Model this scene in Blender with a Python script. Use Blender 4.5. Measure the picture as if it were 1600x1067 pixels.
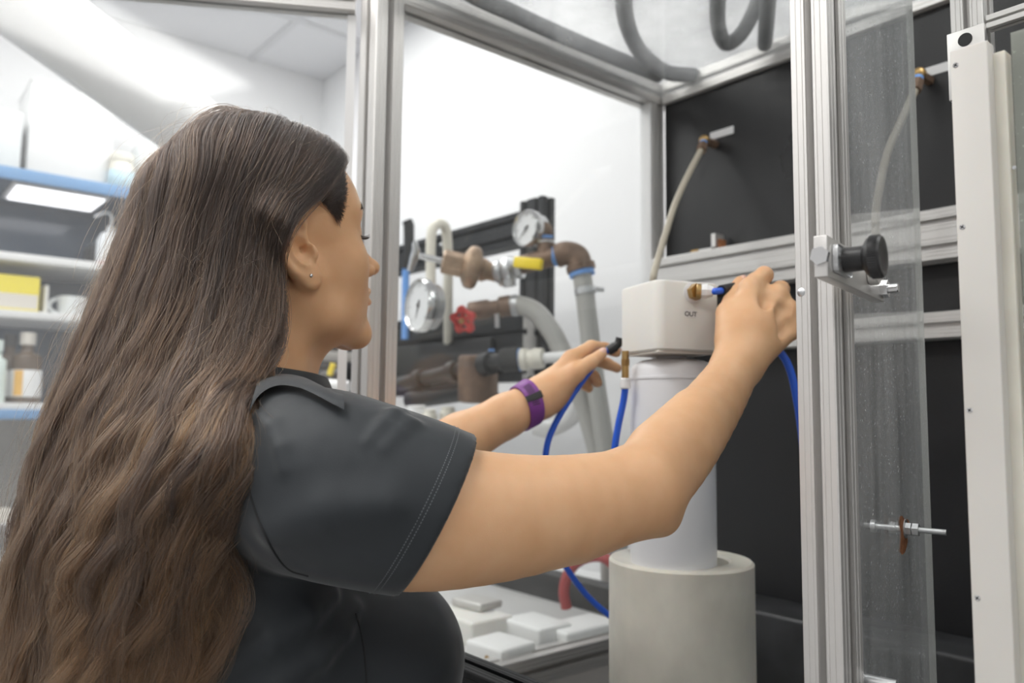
import bpy, bmesh, math, random
import numpy as np
from mathutils import Vector, Matrix

# ------------------------------------------------------------------ clear
for o in list(bpy.data.objects):
    bpy.data.objects.remove(o)
scene = bpy.context.scene
COL = scene.collection

# ------------------------------------------------------------------ camera
# world axes follow the enclosure: +X runs into it, +Y along its front to the left
CAM_H = 1.33
F_PX = 1244.0
AZ = math.radians(40.0)
PITCH = math.radians(5.05)
ROLL = 0.0098
_f0 = Vector((math.sin(AZ), math.cos(AZ), 0))
_r0 = Vector((math.cos(AZ), -math.sin(AZ), 0))
C_F = (_f0 * math.cos(PITCH) + Vector((0, 0, math.sin(PITCH)))).normalized()
_u0 = _r0.cross(C_F).normalized()
C_R = (_r0 * math.cos(ROLL) + _u0 * math.sin(ROLL)).normalized()
C_U = (_u0 * math.cos(ROLL) - _r0 * math.sin(ROLL)).normalized()
C_O = Vector((0, 0, CAM_H))
cd = bpy.data.cameras.new('camera')
cam = bpy.data.objects.new('camera', cd)
COL.objects.link(cam)
cam.matrix_world = Matrix(((C_R.x, C_U.x, -C_F.x, C_O.x), (C_R.y, C_U.y, -C_F.y, C_O.y),
                           (C_R.z, C_U.z, -C_F.z, C_O.z), (0, 0, 0, 1)))
cd.sensor_width = 36.0
cd.lens = 36.0 * F_PX / 1600.0
cd.clip_start = 0.02
cd.dof.use_dof = True
cd.dof.focus_distance = 0.66
cd.dof.aperture_fstop = 5.2
scene.camera = cam

# ------------------------------------------------------------------ world, exposure
w = bpy.data.worlds.new('world')
scene.world = w
w.use_nodes = True
w.node_tree.nodes['Background'].inputs[0].default_value = (0.9, 0.95, 1.0, 1)
w.node_tree.nodes['Background'].inputs[1].default_value = 0.35
scene.cycles.max_bounces = 8
scene.cycles.diffuse_bounces = 4
scene.cycles.glossy_bounces = 3
scene.cycles.transmission_bounces = 5
vs = scene.view_settings
vs.view_transform = 'Standard'
vs.look = 'None'
vs.exposure = 0.0
vs.gamma = 1.0
vs.use_curve_mapping = False

def P(px, py, z):
    """a real point: photograph direction and its distance along the view axis"""
    return C_O + C_R * ((px - 800) / F_PX * z) + C_U * ((533.5 - py) / F_PX * z) + C_F * z
def on_plane(px, py, axis, val):
    d = C_R * ((px - 800) / F_PX) + C_U * ((533.5 - py) / F_PX) + C_F
    t = (val - C_O[axis]) / d[axis]
    return C_O + d * t
def to_px(p):
    d = Vector(p) - C_O
    z = d.dot(C_F)
    return (800 + F_PX * d.dot(C_R) / z, 533.5 - F_PX * d.dot(C_U) / z, z)

def on_face(px, py, point, normal):
    d = C_R * ((px - 800) / F_PX) + C_U * ((533.5 - py) / F_PX) + C_F
    n = Vector(normal)
    return C_O + d * ((Vector(point) - C_O).dot(n) / d.dot(n))

# ceiling troffers, 0.6 x 1.2 m, set into the ceiling grid built below
CEIL = 2.78
XW, YW = 1.545, 3.16        # room walls behind the enclosure and behind the shelves
XB, YB = -2.9, -2.9         # the walls behind the camera
GX, GY = 0.615, 2.715       # one crossing of the ceiling grid, cells 0.6 x 1.2
TROFFERS = [(0.915, 2.115), (-0.285, 2.115), (0.915, -0.285), (-0.285, 0.915), (-1.485, 2.115), (-1.485, -0.285), (-0.285, -1.485)]
for _x, _y in TROFFERS:
    L = bpy.data.lights.new('troffer_light', 'AREA')
    L.shape = 'RECTANGLE'
    L.size, L.size_y = 0.54, 1.12
    L.energy = 10.3
    L.color = (1.0, 0.985, 0.955)
    o = bpy.data.objects.new('troffer_light', L)
    COL.objects.link(o)
    o.location = (_x, _y, CEIL - 0.02)
# ------------------------------------------------------------------ materials
MATS = {}
def nmat(name, color=(0.8, 0.8, 0.8), rough=0.5, metal=0.0, spec=0.5, bump=None, vary=None, sss=0.0, sheen=0.0, coat=0.0, emit=None):
    """principled material; vary=(scale, amount, stretch) mottles the colour, bump=(scale, strength, stretch)"""
    m = bpy.data.materials.new(name)
    m.use_nodes = True
    nt = m.node_tree
    b = nt.nodes['Principled BSDF']
    b.inputs['Base Color'].default_value = (*color, 1)
    b.inputs['Roughness'].default_value = rough
    b.inputs['Metallic'].default_value = metal
    b.inputs['Specular IOR Level'].default_value = spec
    if sss:
        b.inputs['Subsurface Weight'].default_value = sss
        b.inputs['Subsurface Radius'].default_value = (0.012, 0.006, 0.003)
        b.inputs['Subsurface Scale'].default_value = 1.0
    if sheen:
        b.inputs['Sheen Weight'].default_value = sheen
    if coat:
        b.inputs['Coat Weight'].default_value = coat
    if emit:
        b.inputs['Emission Color'].default_value = (*emit[0], 1)
        b.inputs['Emission Strength'].default_value = emit[1]
    def coords(stretch):
        tc = nt.nodes.new('ShaderNodeTexCoord')
        mp = nt.nodes.new('ShaderNodeMapping')
        nt.links.new(tc.outputs['Object'], mp.inputs['Vector'])
        mp.inputs['Scale'].default_value = stretch
        return mp.outputs['Vector']
    if vary:
        sc, amt, st = vary
        n = nt.nodes.new('ShaderNodeTexNoise')
        n.inputs['Scale'].default_value = sc
        n.inputs['Detail'].default_value = 5
        nt.links.new(coords(st), n.inputs['Vector'])
        r = nt.nodes.new('ShaderNodeMapRange')
        r.inputs[1].default_value = 0.3
        r.inputs[2].default_value = 0.7
        r.inputs[3].default_value = 1 - amt
        r.inputs[4].default_value = 1 + amt
        nt.links.new(n.outputs['Fac'], r.inputs[0])
        mx = nt.nodes.new('ShaderNodeMix')
        mx.data_type = 'RGBA'
        mx.blend_type = 'MULTIPLY'
        mx.inputs[0].default_value = 1
        mx.inputs[6].default_value = (*color, 1)
        nt.links.new(r.outputs[0], mx.inputs[7])
        nt.links.new(mx.outputs[2], b.inputs['Base Color'])
    if bump:
        sc, stg, st = bump
        n = nt.nodes.new('ShaderNodeTexNoise')
        n.inputs['Scale'].default_value = sc
        n.inputs['Detail'].default_value = 4
        nt.links.new(coords(st), n.inputs['Vector'])
        bp = nt.nodes.new('ShaderNodeBump')
        bp.inputs['Strength'].default_value = stg
        bp.inputs['Distance'].default_value = 0.002
        nt.links.new(n.outputs['Fac'], bp.inputs['Height'])
        nt.links.new(bp.outputs['Normal'], b.inputs['Normal'])
    MATS[name] = m
    return m
def acrylic(name, haze, tint=(0.97, 0.98, 0.98), dust=0.0, streak=(1, 1, 1), scale=30, hazecol=(0.8, 0.82, 0.83)):
    """clear sheet: transparent, Fresnel gloss, a little milky haze and dust"""
    m = bpy.data.materials.new(name)
    m.use_nodes = True
    nt = m.node_tree
    nt.nodes.remove(nt.nodes['Principled BSDF'])
    out = nt.nodes['Material Output']
    tr = nt.nodes.new('ShaderNodeBsdfTransparent')
    tr.inputs[0].default_value = (*tint, 1)
    gl = nt.nodes.new('ShaderNodeBsdfGlossy')
    gl.inputs['Roughness'].default_value = 0.06
    lw = nt.nodes.new('ShaderNodeLayerWeight')       # Schlick reflectance, the same from both sides
    lw.inputs['Blend'].default_value = 0.5
    pw = nt.nodes.new('ShaderNodeMath')
    pw.operation = 'POWER'
    pw.inputs[1].default_value = 5.0
    nt.links.new(lw.outputs['Facing'], pw.inputs[0])
    fr = nt.nodes.new('ShaderNodeMath')
    fr.operation = 'MULTIPLY_ADD'
    fr.inputs[1].default_value = 0.9
    fr.inputs[2].default_value = 0.035
    nt.links.new(pw.outputs[0], fr.inputs[0])
    m1 = nt.nodes.new('ShaderNodeMixShader')
    nt.links.new(fr.outputs[0], m1.inputs[0])
    nt.links.new(tr.outputs[0], m1.inputs[1])
    nt.links.new(gl.outputs[0], m1.inputs[2])
    df = nt.nodes.new('ShaderNodeBsdfDiffuse')
    df.inputs[0].default_value = (*hazecol, 1)
    tl = nt.nodes.new('ShaderNodeBsdfTranslucent')
    tl.inputs[0].default_value = (*hazecol, 1)
    m0 = nt.nodes.new('ShaderNodeMixShader')
    m0.inputs[0].default_value = 0.5
    nt.links.new(df.outputs[0], m0.inputs[1])
    nt.links.new(tl.outputs[0], m0.inputs[2])
    m2 = nt.nodes.new('ShaderNodeMixShader')
    m2.inputs[0].default_value = haze
    if dust:
        tc = nt.nodes.new('ShaderNodeTexCoord')
        mp = nt.nodes.new('ShaderNodeMapping')
        mp.inputs['Scale'].default_value = streak
        nt.links.new(tc.outputs['Object'], mp.inputs['Vector'])
        n1 = nt.nodes.new('ShaderNodeTexNoise')
        n1.inputs['Scale'].default_value = scale
        n1.inputs['Detail'].default_value = 6
        nt.links.new(mp.outputs[0], n1.inputs['Vector'])
        n2 = nt.nodes.new('ShaderNodeTexNoise')
        n2.inputs['Scale'].default_value = 330
        n2.inputs['Detail'].default_value = 2
        nt.links.new(tc.outputs['Object'], n2.inputs['Vector'])
        r2 = nt.nodes.new('ShaderNodeMapRange')
        r2.inputs[1].default_value = 0.66
        r2.inputs[2].default_value = 0.74
        nt.links.new(n2.outputs['Fac'], r2.inputs[0])
        r1 = nt.nodes.new('ShaderNodeMapRange')
        r1.inputs[1].default_value = 0.35
        r1.inputs[2].default_value = 0.7
        r1.inputs[3].default_value = haze
        r1.inputs[4].default_value = haze + dust
        nt.links.new(n1.outputs['Fac'], r1.inputs[0])
        mm = nt.nodes.new('ShaderNodeMath')
        mm.operation = 'MULTIPLY_ADD'
        mm.inputs[1].default_value = min(0.5, dust * 2.0)
        nt.links.new(r2.outputs[0], mm.inputs[0])
        nt.links.new(r1.outputs[0], mm.inputs[2])
        nt.links.new(mm.outputs[0], m2.inputs[0])
    nt.links.new(m1.outputs[0], m2.inputs[1])
    nt.links.new(m0.outputs[0], m2.inputs[2])
    nt.links.new(m2.outputs[0], out.inputs[0])
    MATS[name] = m
    return m

nmat('wall_paint', (0.86, 0.86, 0.87), 0.75, bump=(220, 0.06, (1, 1, 1)))
nmat('ceiling_tile', (0.78, 0.78, 0.80), 0.9, bump=(160, 0.35, (1, 1, 1)))
nmat('grid_white', (0.66, 0.66, 0.68), 0.5)
nmat('floor_vinyl', (0.42, 0.42, 0.42), 0.5, vary=(40, 0.15, (1, 1, 1)))
nmat('aluminium', (0.70, 0.685, 0.665), 0.40, 0.72, bump=(90, 0.03, (1, 1, 0.02)))
nmat('aluminium_dull', (0.60, 0.585, 0.56), 0.5, 0.55)
nmat('steel', (0.68, 0.68, 0.68), 0.22, 1.0)
nmat('zinc', (0.62, 0.63, 0.64), 0.38, 0.9)
nmat('hdpe', (0.80, 0.785, 0.745), 0.42, sss=0.15, vary=(9, 0.03, (1, 1, 1)))
nmat('hdpe_dirty', (0.66, 0.635, 0.56), 0.42, sss=0.15, vary=(11, 0.2, (1, 1, 0.7)))
nmat('hdpe_strip', (0.66, 0.64, 0.605), 0.42, sss=0.1, vary=(9, 0.03, (1, 1, 1)))
nmat('hdpe_bright', (0.88, 0.88, 0.87), 0.4)
nmat('pvc_white', (0.86, 0.86, 0.86), 0.35)
nmat('pvc_cream', (0.80, 0.77, 0.68), 0.4)
nmat('filter_white', (0.86, 0.87, 0.90), 0.38)
nmat('black_plastic', (0.018, 0.018, 0.019), 0.42)
nmat('black_anodised', (0.022, 0.023, 0.025), 0.42, 0.3)
nmat('black_rubber', (0.03, 0.03, 0.03), 0.7)
nmat('black_bench', (0.030, 0.031, 0.033), 0.35, vary=(25, 0.3, (1, 1, 1)))
nmat('brass', (0.50, 0.33, 0.14), 0.35, 0.9, vary=(45, 0.25, (1, 1, 1)))
nmat('bronze', (0.46, 0.33, 0.23), 0.42, 0.75, vary=(40, 0.22, (1, 1, 1)), bump=(120, 0.15, (1, 1, 1)))
nmat('brown_pipe', (0.20, 0.13, 0.09), 0.5, 0.35, vary=(30, 0.3, (1, 1, 1)))
nmat('teflon_blue', (0.16, 0.36, 0.78), 0.6)
nmat('blue_tube', (0.03, 0.13, 0.72), 0.32)
nmat('yellow_grip', (0.95, 0.72, 0.02), 0.45)
nmat('red_paint', (0.60, 0.045, 0.04), 0.4, vary=(60, 0.2, (1, 1, 1)))
nmat('red_hose', (0.45, 0.10, 0.10), 0.45)
nmat('grey_hose', (0.45, 0.445, 0.42), 0.3, coat=0.3)
nmat('dark_hose', (0.045, 0.045, 0.05), 0.5)
nmat('beige_tube', (0.50, 0.45, 0.36), 0.45)
nmat('dial_face', (0.80, 0.81, 0.82), 0.5)
nmat('print_black', (0.03, 0.03, 0.03), 0.7)
nmat('label_white', (0.82, 0.82, 0.82), 0.55)
nmat('label_cream', (0.70, 0.66, 0.60), 0.55)
nmat('shelf_blue', (0.17, 0.34, 0.60), 0.4)
nmat('shelf_dark', (0.045, 0.075, 0.12), 0.16, coat=0.4)
nmat('shelf_white', (0.78, 0.78, 0.78), 0.45)
nmat('splash_beige', (0.56, 0.54, 0.51), 0.6)
nmat('counter_grey', (0.16, 0.155, 0.15), 0.45)
nmat('curb_dark', (0.055, 0.053, 0.052), 0.5, vary=(8, 0.3, (1, 1, 4)))
nmat('bench_light', (0.60, 0.595, 0.585), 0.4)
nmat('lamp_diffuser', (0.9, 0.9, 0.9), 0.6, emit=((1.0, 0.99, 0.97), 3.2))
nmat('shelf_diffuser', (0.9, 0.9, 0.9), 0.6, emit=((0.97, 0.95, 1.0), 2.2))
nmat('yellow_box', (0.86, 0.72, 0.05), 0.5)
nmat('bottle_white', (0.80, 0.83, 0.84), 0.4)
nmat('bottle_brown', (0.10, 0.065, 0.04), 0.25)
nmat('label_orange', (0.80, 0.46, 0.10), 0.6)
nmat('bottle_green_white', (0.74, 0.84, 0.80), 0.4)
nmat('pale_blue', (0.55, 0.74, 0.84), 0.5)
nmat('wristband_purple', (0.20, 0.045, 0.26), 0.5)
nmat('rust', (0.30, 0.12, 0.05), 0.85, vary=(200, 0.4, (1, 1, 1)))
acrylic('acrylic_clear', 0.025)
acrylic('acrylic_left', 0.012, dust=0.012, streak=(1, 1, 1), scale=6)
acrylic('acrylic_top', 0.12, dust=0.17, scale=14)
acrylic('acrylic_door', 0.10, dust=0.14, streak=(1, 1, 0.12), scale=45)
acrylic('acrylic_front', 0.5, dust=0.2, scale=6, tint=(0.88, 0.92, 0.89), hazecol=(0.50, 0.51, 0.47))
acrylic('acrylic_swung', 0.05, dust=0.03, scale=4, hazecol=(0.9, 0.9, 0.9))
acrylic('acrylic_edge', 0.6, hazecol=(0.85, 0.85, 0.82))
# the black liner: sooty plastic with a cloudy satin sheen
def black_liner():
    m = nmat('black_liner', (0.013, 0.013, 0.014), 0.5, bump=(500, 0.25, (1, 1, 1)))
    nt = m.node_tree
    b = nt.nodes['Principled BSDF']
    tc = nt.nodes.new('ShaderNodeTexCoord')
    n = nt.nodes.new('ShaderNodeTexNoise')
    n.inputs['Scale'].default_value = 7
    n.inputs['Detail'].default_value = 6
    nt.links.new(tc.outputs['Object'], n.inputs['Vector'])
    r = nt.nodes.new('ShaderNodeMapRange')
    r.inputs[1].default_value = 0.3
    r.inputs[2].default_value = 0.75
    r.inputs[3].default_value = 0.24
    r.inputs[4].default_value = 0.48
    nt.links.new(n.outputs['Fac'], r.inputs[0])
    nt.links.new(r.outputs[0], b.inputs['Roughness'])
black_liner()

# ------------------------------------------------------------------ mesh building
class MB:
    """collects shapes, then links them as ONE mesh object"""
    def __init__(self):
        self.v, self.f, self.sm = [], [], []
    def add(self, verts, faces, smooth=False):
        n = len(self.v)
        self.v += [tuple(p) for p in verts]
        self.f += [tuple(i + n for i in f) for f in faces]
        self.sm += [smooth] * len(faces)
        return self
    def box(self, lo, hi, M=None, bev=0.0):
        (x0, y0, z0), (x1, y1, z1) = lo, hi
        if bev <= 0:
            vs_ = [Vector(p) for p in ((x0, y0, z0), (x1, y0, z0), (x1, y1, z0), (x0, y1, z0),
                                       (x0, y0, z1), (x1, y0, z1), (x1, y1, z1), (x0, y1, z1))]
            fs = [(0, 3, 2, 1), (4, 5, 6, 7), (0, 1, 5, 4), (1, 2, 6, 5), (2, 3, 7, 6), (3, 0, 4, 7)]
            if M is not None:
                vs_ = [M @ p for p in vs_]
            return self.add(vs_, fs)
        bm = bmesh.new()
        bmesh.ops.create_cube(bm, size=1.0)
        for q in bm.verts:
            q.co = Vector(((x0 + x1) / 2 + q.co.x * (x1 - x0), (y0 + y1) / 2 + q.co.y * (y1 - y0), (z0 + z1) / 2 + q.co.z * (z1 - z0)))
        bmesh.ops.bevel(bm, geom=list(bm.edges), offset=bev, segments=3, profile=0.5, affect='EDGES')
        bm.verts.index_update()
        vs_ = [q.co.copy() for q in bm.verts]
        fs = [tuple(q.index for q in f.verts) for f in bm.faces]
        bm.free()
        if M is not None:
            vs_ = [M @ p for p in vs_]
        return self.add(vs_, fs, True)
    def lathe(self, prof, p0, axis, n=32, smooth=True):
        """prof: list of (radius, distance along axis); a zero radius closes an end"""
        ax = Vector(axis).normalized()
        s = ax.orthogonal().normalized()
        t = ax.cross(s)
        p0 = Vector(p0)
        rings, vs_, fs = [], [], []
        for r, h in prof:
            c = p0 + ax * h
            if r <= 1e-7:
                vs_.append(c)
                rings.append([len(vs_) - 1])
            else:
                ring = []
                for k in range(n):
                    a = 2 * math.pi * k / n
                    vs_.append(c + s * (r * math.cos(a)) + t * (r * math.sin(a)))
                    ring.append(len(vs_) - 1)
                rings.append(ring)
        for A, B in zip(rings, rings[1:]):
            if len(A) == 1 and len(B) == 1:
                continue
            for k in range(n):
                k2 = (k + 1) % n
                if len(A) == 1:
                    fs.append((A[0], B[k], B[k2]))
                elif len(B) == 1:
                    fs.append((A[k2], A[k], B[0]))
                else:
                    fs.append((A[k], A[k2], B[k2], B[k])[::-1])
        return self.add(vs_, fs, smooth)
    def cyl(self, p0, p1, r, n=20, r1=None, smooth=True, bev=0.0):
        p0, p1 = Vector(p0), Vector(p1)
        L = (p1 - p0).length
        r1 = r if r1 is None else r1
        if bev:
            prof = [(0, 0), (r - bev, 0), (r, bev), (r1, L - bev), (r1 - bev, L), (0, L)]
        else:
            prof = [(0, 0), (r, 0), (r, 1e-5), (r1, L - 1e-5), (r1, L), (0, L)]
        return self.lathe(prof, p0, p1 - p0, n, smooth)
    def hexn(self, p0, p1, r):
        return self.cyl(p0, p1, r, 6, smooth=False)
    def tube(self, pts, r, n=12, cap=True, radii=None):
        pts = [Vector(p) for p in pts]
        m = len(pts)
        tang = []
        for i in range(m):
            a = pts[max(i - 1, 0)]
            b = pts[min(i + 1, m - 1)]
            tang.append((b - a).normalized())
        s = tang[0].orthogonal().normalized()
        vs_, fs = [], []
        for i in range(m):
            s = (s - tang[i] * s.dot(tang[i])).normalized()
            t = tang[i].cross(s)
            rr = radii[i] if radii else r
            for k in range(n):
                a = 2 * math.pi * k / n
                vs_.append(pts[i] + s * (rr * math.cos(a)) + t * (rr * math.sin(a)))
        for i in range(m - 1):
            for k in range(n):
                k2 = (k + 1) % n
                fs.append((i * n + k, i * n + k2, (i + 1) * n + k2, (i + 1) * n + k))
        if cap:
            fs.append(tuple(range(n))[::-1])
            fs.append(tuple((m - 1) * n + k for k in range(n)))
        return self.add(vs_, fs, True)
    def prism(self, poly, origin, ex, ey, ez, length):
        """2-D outline in (ex, ey), extruded along ez"""
        o, ex, ey, ez = Vector(origin), Vector(ex), Vector(ey), Vector(ez)
        n = len(poly)
        vs_ = [o + ex * x + ey * y for x, y in poly] + [o + ex * x + ey * y + ez * length for x, y in poly]
        fs = [(k, (k + 1) % n, n + (k + 1) % n, n + k) for k in range(n)]
        fs.append(tuple(range(n))[::-1])
        fs.append(tuple(range(n, 2 * n)))
        return self.add(vs_, fs)
    def sphere(self, c, r, nu=20, nv=12, scale=(1, 1, 1)):
        prof = [(r * math.sin(math.pi * k / nv), -r * math.cos(math.pi * k / nv)) for k in range(nv + 1)]
        prof[0] = (0, -r)
        prof[-1] = (0, r)
        n0 = len(self.v)
        self.lathe(prof, (0, 0, 0), (0, 0, 1), nu)
        c = Vector(c)
        for i in range(n0, len(self.v)):
            q = self.v[i]
            self.v[i] = (c.x + q[0] * scale[0], c.y + q[1] * scale[1], c.z + q[2] * scale[2])
        return self
    def build(self, name, mat, parent=None, sharp=40, origin=None):
        me = bpy.data.meshes.new(name)
        o0 = Vector(origin) if origin is not None else Vector((0, 0, 0))
        me.from_pydata([Vector(p) - o0 for p in self.v], [], self.f)
        me.update()
        bm = bmesh.new()
        bm.from_mesh(me)
        bmesh.ops.recalc_face_normals(bm, faces=bm.faces)
        bm.to_mesh(me)
        bm.free()
        if any(self.sm):
            me.polygons.foreach_set('use_smooth', self.sm)
            me.set_sharp_from_angle(angle=math.radians(sharp))
        o = bpy.data.objects.new(name, me)
        COL.objects.link(o)
        o.location = o0
        if mat:
            me.materials.append(MATS[mat] if isinstance(mat, str) else mat)
        if parent is not None:
            o.parent = parent
            o.matrix_parent_inverse = Matrix.Translation(-world_loc(parent))
        return o
def world_loc(o):
    p = Vector((0, 0, 0))
    while o is not None:
        p = p + o.location + o.matrix_parent_inverse.translation
        o = o.parent
    return p
def empty(name, loc):
    o = bpy.data.objects.new(name, None)
    o.empty_display_size = 0.05
    COL.objects.link(o)
    o.location = loc
    return o
def tag(o, label, cat, group=None, kind=None):
    if label:
        o['label'] = label
    if cat:
        o['category'] = cat
    if group:
        o['group'] = group
    if kind:
        o['kind'] = kind
    return o
def thing(name, loc, label, cat, group=None):
    return tag(empty(name, loc), label, cat, group)
def struct(o):
    o['kind'] = 'structure'
    return o
def spline(pts, n=24):
    """Catmull-Rom through the points"""
    pts = [Vector(p) for p in pts]
    q = [pts[0] * 2 - pts[1]] + pts + [pts[-1] * 2 - pts[-2]]
    out = []
    for i in range(1, len(q) - 2):
        a, b, c, d = q[i - 1], q[i], q[i + 1], q[i + 2]
        for k in range(n):
            t = k / n
            out.append(0.5 * ((2 * b) + (c - a) * t + (2 * a - 5 * b + 4 * c - d) * t * t + (3 * b - a - 3 * c + d) * t ** 3))
    out.append(pts[-1])
    return out
AX = {'X': (Vector((0, 1, 0)), Vector((0, 0, 1)), Vector((1, 0, 0))),
      'Y': (Vector((0, 0, 1)), Vector((1, 0, 0)), Vector((0, 1, 0))),
      'Z': (Vector((1, 0, 0)), Vector((0, 1, 0)), Vector((0, 0, 1)))}
def tslot(nu, nv, unit, ridges=True):
    """outline of a T-slot extrusion of nu x nv units, corner at 0,0"""
    so, lip, si, dep = unit * 0.21, unit * 0.075, unit * 0.42, unit * 0.27
    def side(nn):
        pts = [(unit * 0.03, 0.0)]
        L = nn * unit
        for i in range(nn):
            c = (i + 0.5) * unit
            if ridges:
                for rx in (c - unit * 0.33, c - unit * 0.18):
                    pts += [(rx - unit * 0.012, 0), (rx, -unit * 0.016), (rx + unit * 0.012, 0)]
            pts += [(c - so / 2, 0), (c - so / 2, -lip), (c - si / 2, -lip), (c - si / 2, -lip * 1.8), (c - so / 3, -dep),
                    (c + so / 3, -dep), (c + si / 2, -lip * 1.8), (c + si / 2, -lip), (c + so / 2, -lip), (c + so / 2, 0)]
            if ridges:
                for rx in (c + unit * 0.18, c + unit * 0.33):
                    pts += [(rx - unit * 0.012, 0), (rx, -unit * 0.016), (rx + unit * 0.012, 0)]
        pts.append((L - unit * 0.03, 0.0))
        return pts
    U, V = nu * unit, nv * unit
    out = [(x, -d) for x, d in side(nu)]
    out += [(U + d, x) for x, d in side(nv)]
    out += [(U - x, V + d) for x, d in side(nu)]
    out += [(-d, V - x) for x, d in side(nv)]
    return out
def extrusion(name, p0, axis, length, nu, nv, unit, mat, parent, ridges=True):
    """p0: lowest corner; nu, nv units along the two cross axes (see AX)"""
    ex, ey, ez = AX[axis]
    return MB().prism(tslot(nu, nv, unit, ridges), p0, ex, ey, ez, length).build(name, mat, parent, origin=p0)
# ------------------------------------------------------------------ the room
struct(MB().box((XB - 0.1, YB - 0.1, -0.1), (XW + 0.1, YW + 0.1, 0)).build('floor', 'floor_vinyl'))
struct(MB().box((XW, YB, 0), (XW + 0.1, YW + 0.1, CEIL + 0.1)).build('wall_right', 'wall_paint'))
struct(MB().box((XB, YW, 0), (XW, YW + 0.1, CEIL + 0.1)).build('wall_back', 'wall_paint'))
struct(MB().box((XB - 0.1, YB, 0), (XB, YW + 0.1, CEIL + 0.1)).build('wall_left', 'wall_paint'))
struct(MB().box((XB - 0.1, YB - 0.1, 0), (XW + 0.1, YB, CEIL + 0.1)).build('wall_front', 'wall_paint'))
ceil = struct(MB().box((XB, YB, CEIL + 0.06), (XW, YW, CEIL + 0.1)).build('ceiling', 'ceiling_tile'))
def grid_lines(g, step, lo, hi):
    k0 = math.ceil((lo - g) / step)
    out = []
    while g + k0 * step < hi:
        out.append(g + k0 * step)
        k0 += 1
    return out
gx = [XB] + grid_lines(GX, 0.6, XB + 0.02, XW - 0.02) + [XW]
gy = [YB] + grid_lines(GY, 1.2, YB + 0.02, YW - 0.02) + [YW]
for x in gx[1:-1]:
    MB().box((x - 0.012, YB, CEIL - 0.004), (x + 0.012, YW, CEIL + 0.004)).build('grid_bar', 'grid_white', ceil)
for y in gy[1:-1]:
    MB().box((XB, y - 0.012, CEIL - 0.0035), (XW, y + 0.012, CEIL + 0.0035)).build('grid_bar', 'grid_white', ceil)
for x0, x1 in zip(gx, gx[1:]):
    for y0, y1 in zip(gy, gy[1:]):
        if any(x0 < tx < x1 and y0 < ty < y1 for tx, ty in TROFFERS):
            continue
        MB().box((x0 + 0.004, y0 + 0.004, CEIL + 0.004), (x1 - 0.004, y1 - 0.004, CEIL + 0.02)).build('tile', 'ceiling_tile', ceil)
def troffer(x, y, label):
    t = thing('ceiling_light', (x, y, CEIL), label, 'ceiling light', 'recessed ceiling lights')
    f = MB()
    for a, b in (((-0.298, -0.598), (-0.27, 0.598)), ((0.27, -0.598), (0.298, 0.598)), ((-0.27, -0.598), (0.27, -0.56)), ((-0.27, 0.56), (0.27, 0.598))):
        f.box((x + a[0], y + a[1], CEIL - 0.006), (x + b[0], y + b[1], CEIL + 0.03))
    f.build('frame', 'grid_white', t)
    MB().box((x - 0.27, y - 0.56, CEIL + 0.002), (x + 0.27, y + 0.56, CEIL + 0.012)).build('diffuser', 'lamp_diffuser', t)
for k, (x, y) in enumerate(TROFFERS):
    troffer(x, y, 'recessed ceiling light glowing above the enclosure and the shelves' if k == 0 else 'recessed ceiling light further into the room, over the aisle')

# ------------------------------------------------------------------ shelf unit against the back wall
SY = 2.75                     # front plane of the shelves
SX0, SX1 = -0.75, 1.02
sh = thing('shelf_unit', ((SX0 + SX1) / 2, YW - 0.2, 0.93), 'blue-edged laboratory shelving with glossy dark back, full of bottles and boxes', 'shelf')
def slab(name, x0, x1, y0, y1, z0, z1, mat, par=sh, bev=0.002):
    return MB().box((x0, y0, z0), (x1, y1, z1), bev=bev).build(name, mat, par)
top = slab('top_shelf', SX0, SX1, SY + 0.004, YW - 0.01, 2.010, 2.045, 'shelf_dark')
slab('edge_strip', SX0, SX1, SY - 0.004, SY + 0.004, 2.008, 2.046, 'shelf_blue', top)
slab('back_panel', SX0, SX1, YW - 0.03, YW - 0.012, 1.30, 2.010, 'shelf_dark', bev=0)
slab('side_panel', SX1, SX1 + 0.02, SY - 0.004, YW - 0.01, 1.29, 2.046, 'shelf_blue')
slab('side_panel', SX0 - 0.02, SX0, SY - 0.004, YW - 0.01, 1.29, 2.046, 'shelf_blue')
slab('shelf_board', SX0, SX1, SY + 0.02, YW - 0.03, 1.768, 1.792, 'shelf_white')
slab('shelf_board', SX0, SX1, SY + 0.02, YW - 0.03, 1.596, 1.620, 'shelf_white')
low = slab('bottom_shelf', SX0, SX1, SY - 0.03, YW - 0.012, 1.322, 1.342, 'shelf_white')
slab('edge_strip', SX0, SX1, SY - 0.035, SY - 0.004, 1.294, 1.322, 'shelf_blue', low)
slab('light_housing', 0.355, 0.622, SY + 0.02, SY + 0.235, 2.000, 2.010, 'shelf_white', top)
slab('light_diffuser', 0.367, 0.610, SY + 0.03, SY + 0.222, 1.996, 2.001, 'shelf_diffuser', top, 0)
# splash back and counter under the shelves
cn = thing('side_counter', (0.1, YW - 0.3, 0), 'grey laboratory counter under the blue shelving', 'counter')
slab('worktop', -1.5, 1.30, 2.66, YW - 0.001, 0.935, 0.985, 'counter_grey', cn)
slab('splash_back', -1.5, 1.30, YW - 0.02, YW - 0.002, 0.985, 1.294, 'splash_beige', cn, 0)
for k in range(4):
    x = -1.48 + k * 0.69
    b = slab('cabinet_body', x, x + 0.68, 2.70, YW - 0.02, 0.10, 0.935, 'splash_beige', cn, 0)
    d = slab('cabinet_door', x + 0.01, x + 0.67, 2.682, 2.70, 0.14, 0.90, 'shelf_white', b)
slab('plinth', -1.48, 1.28, 2.75, YW - 0.02, 0.0, 0.10, 'counter_grey', cn, 0)

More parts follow.
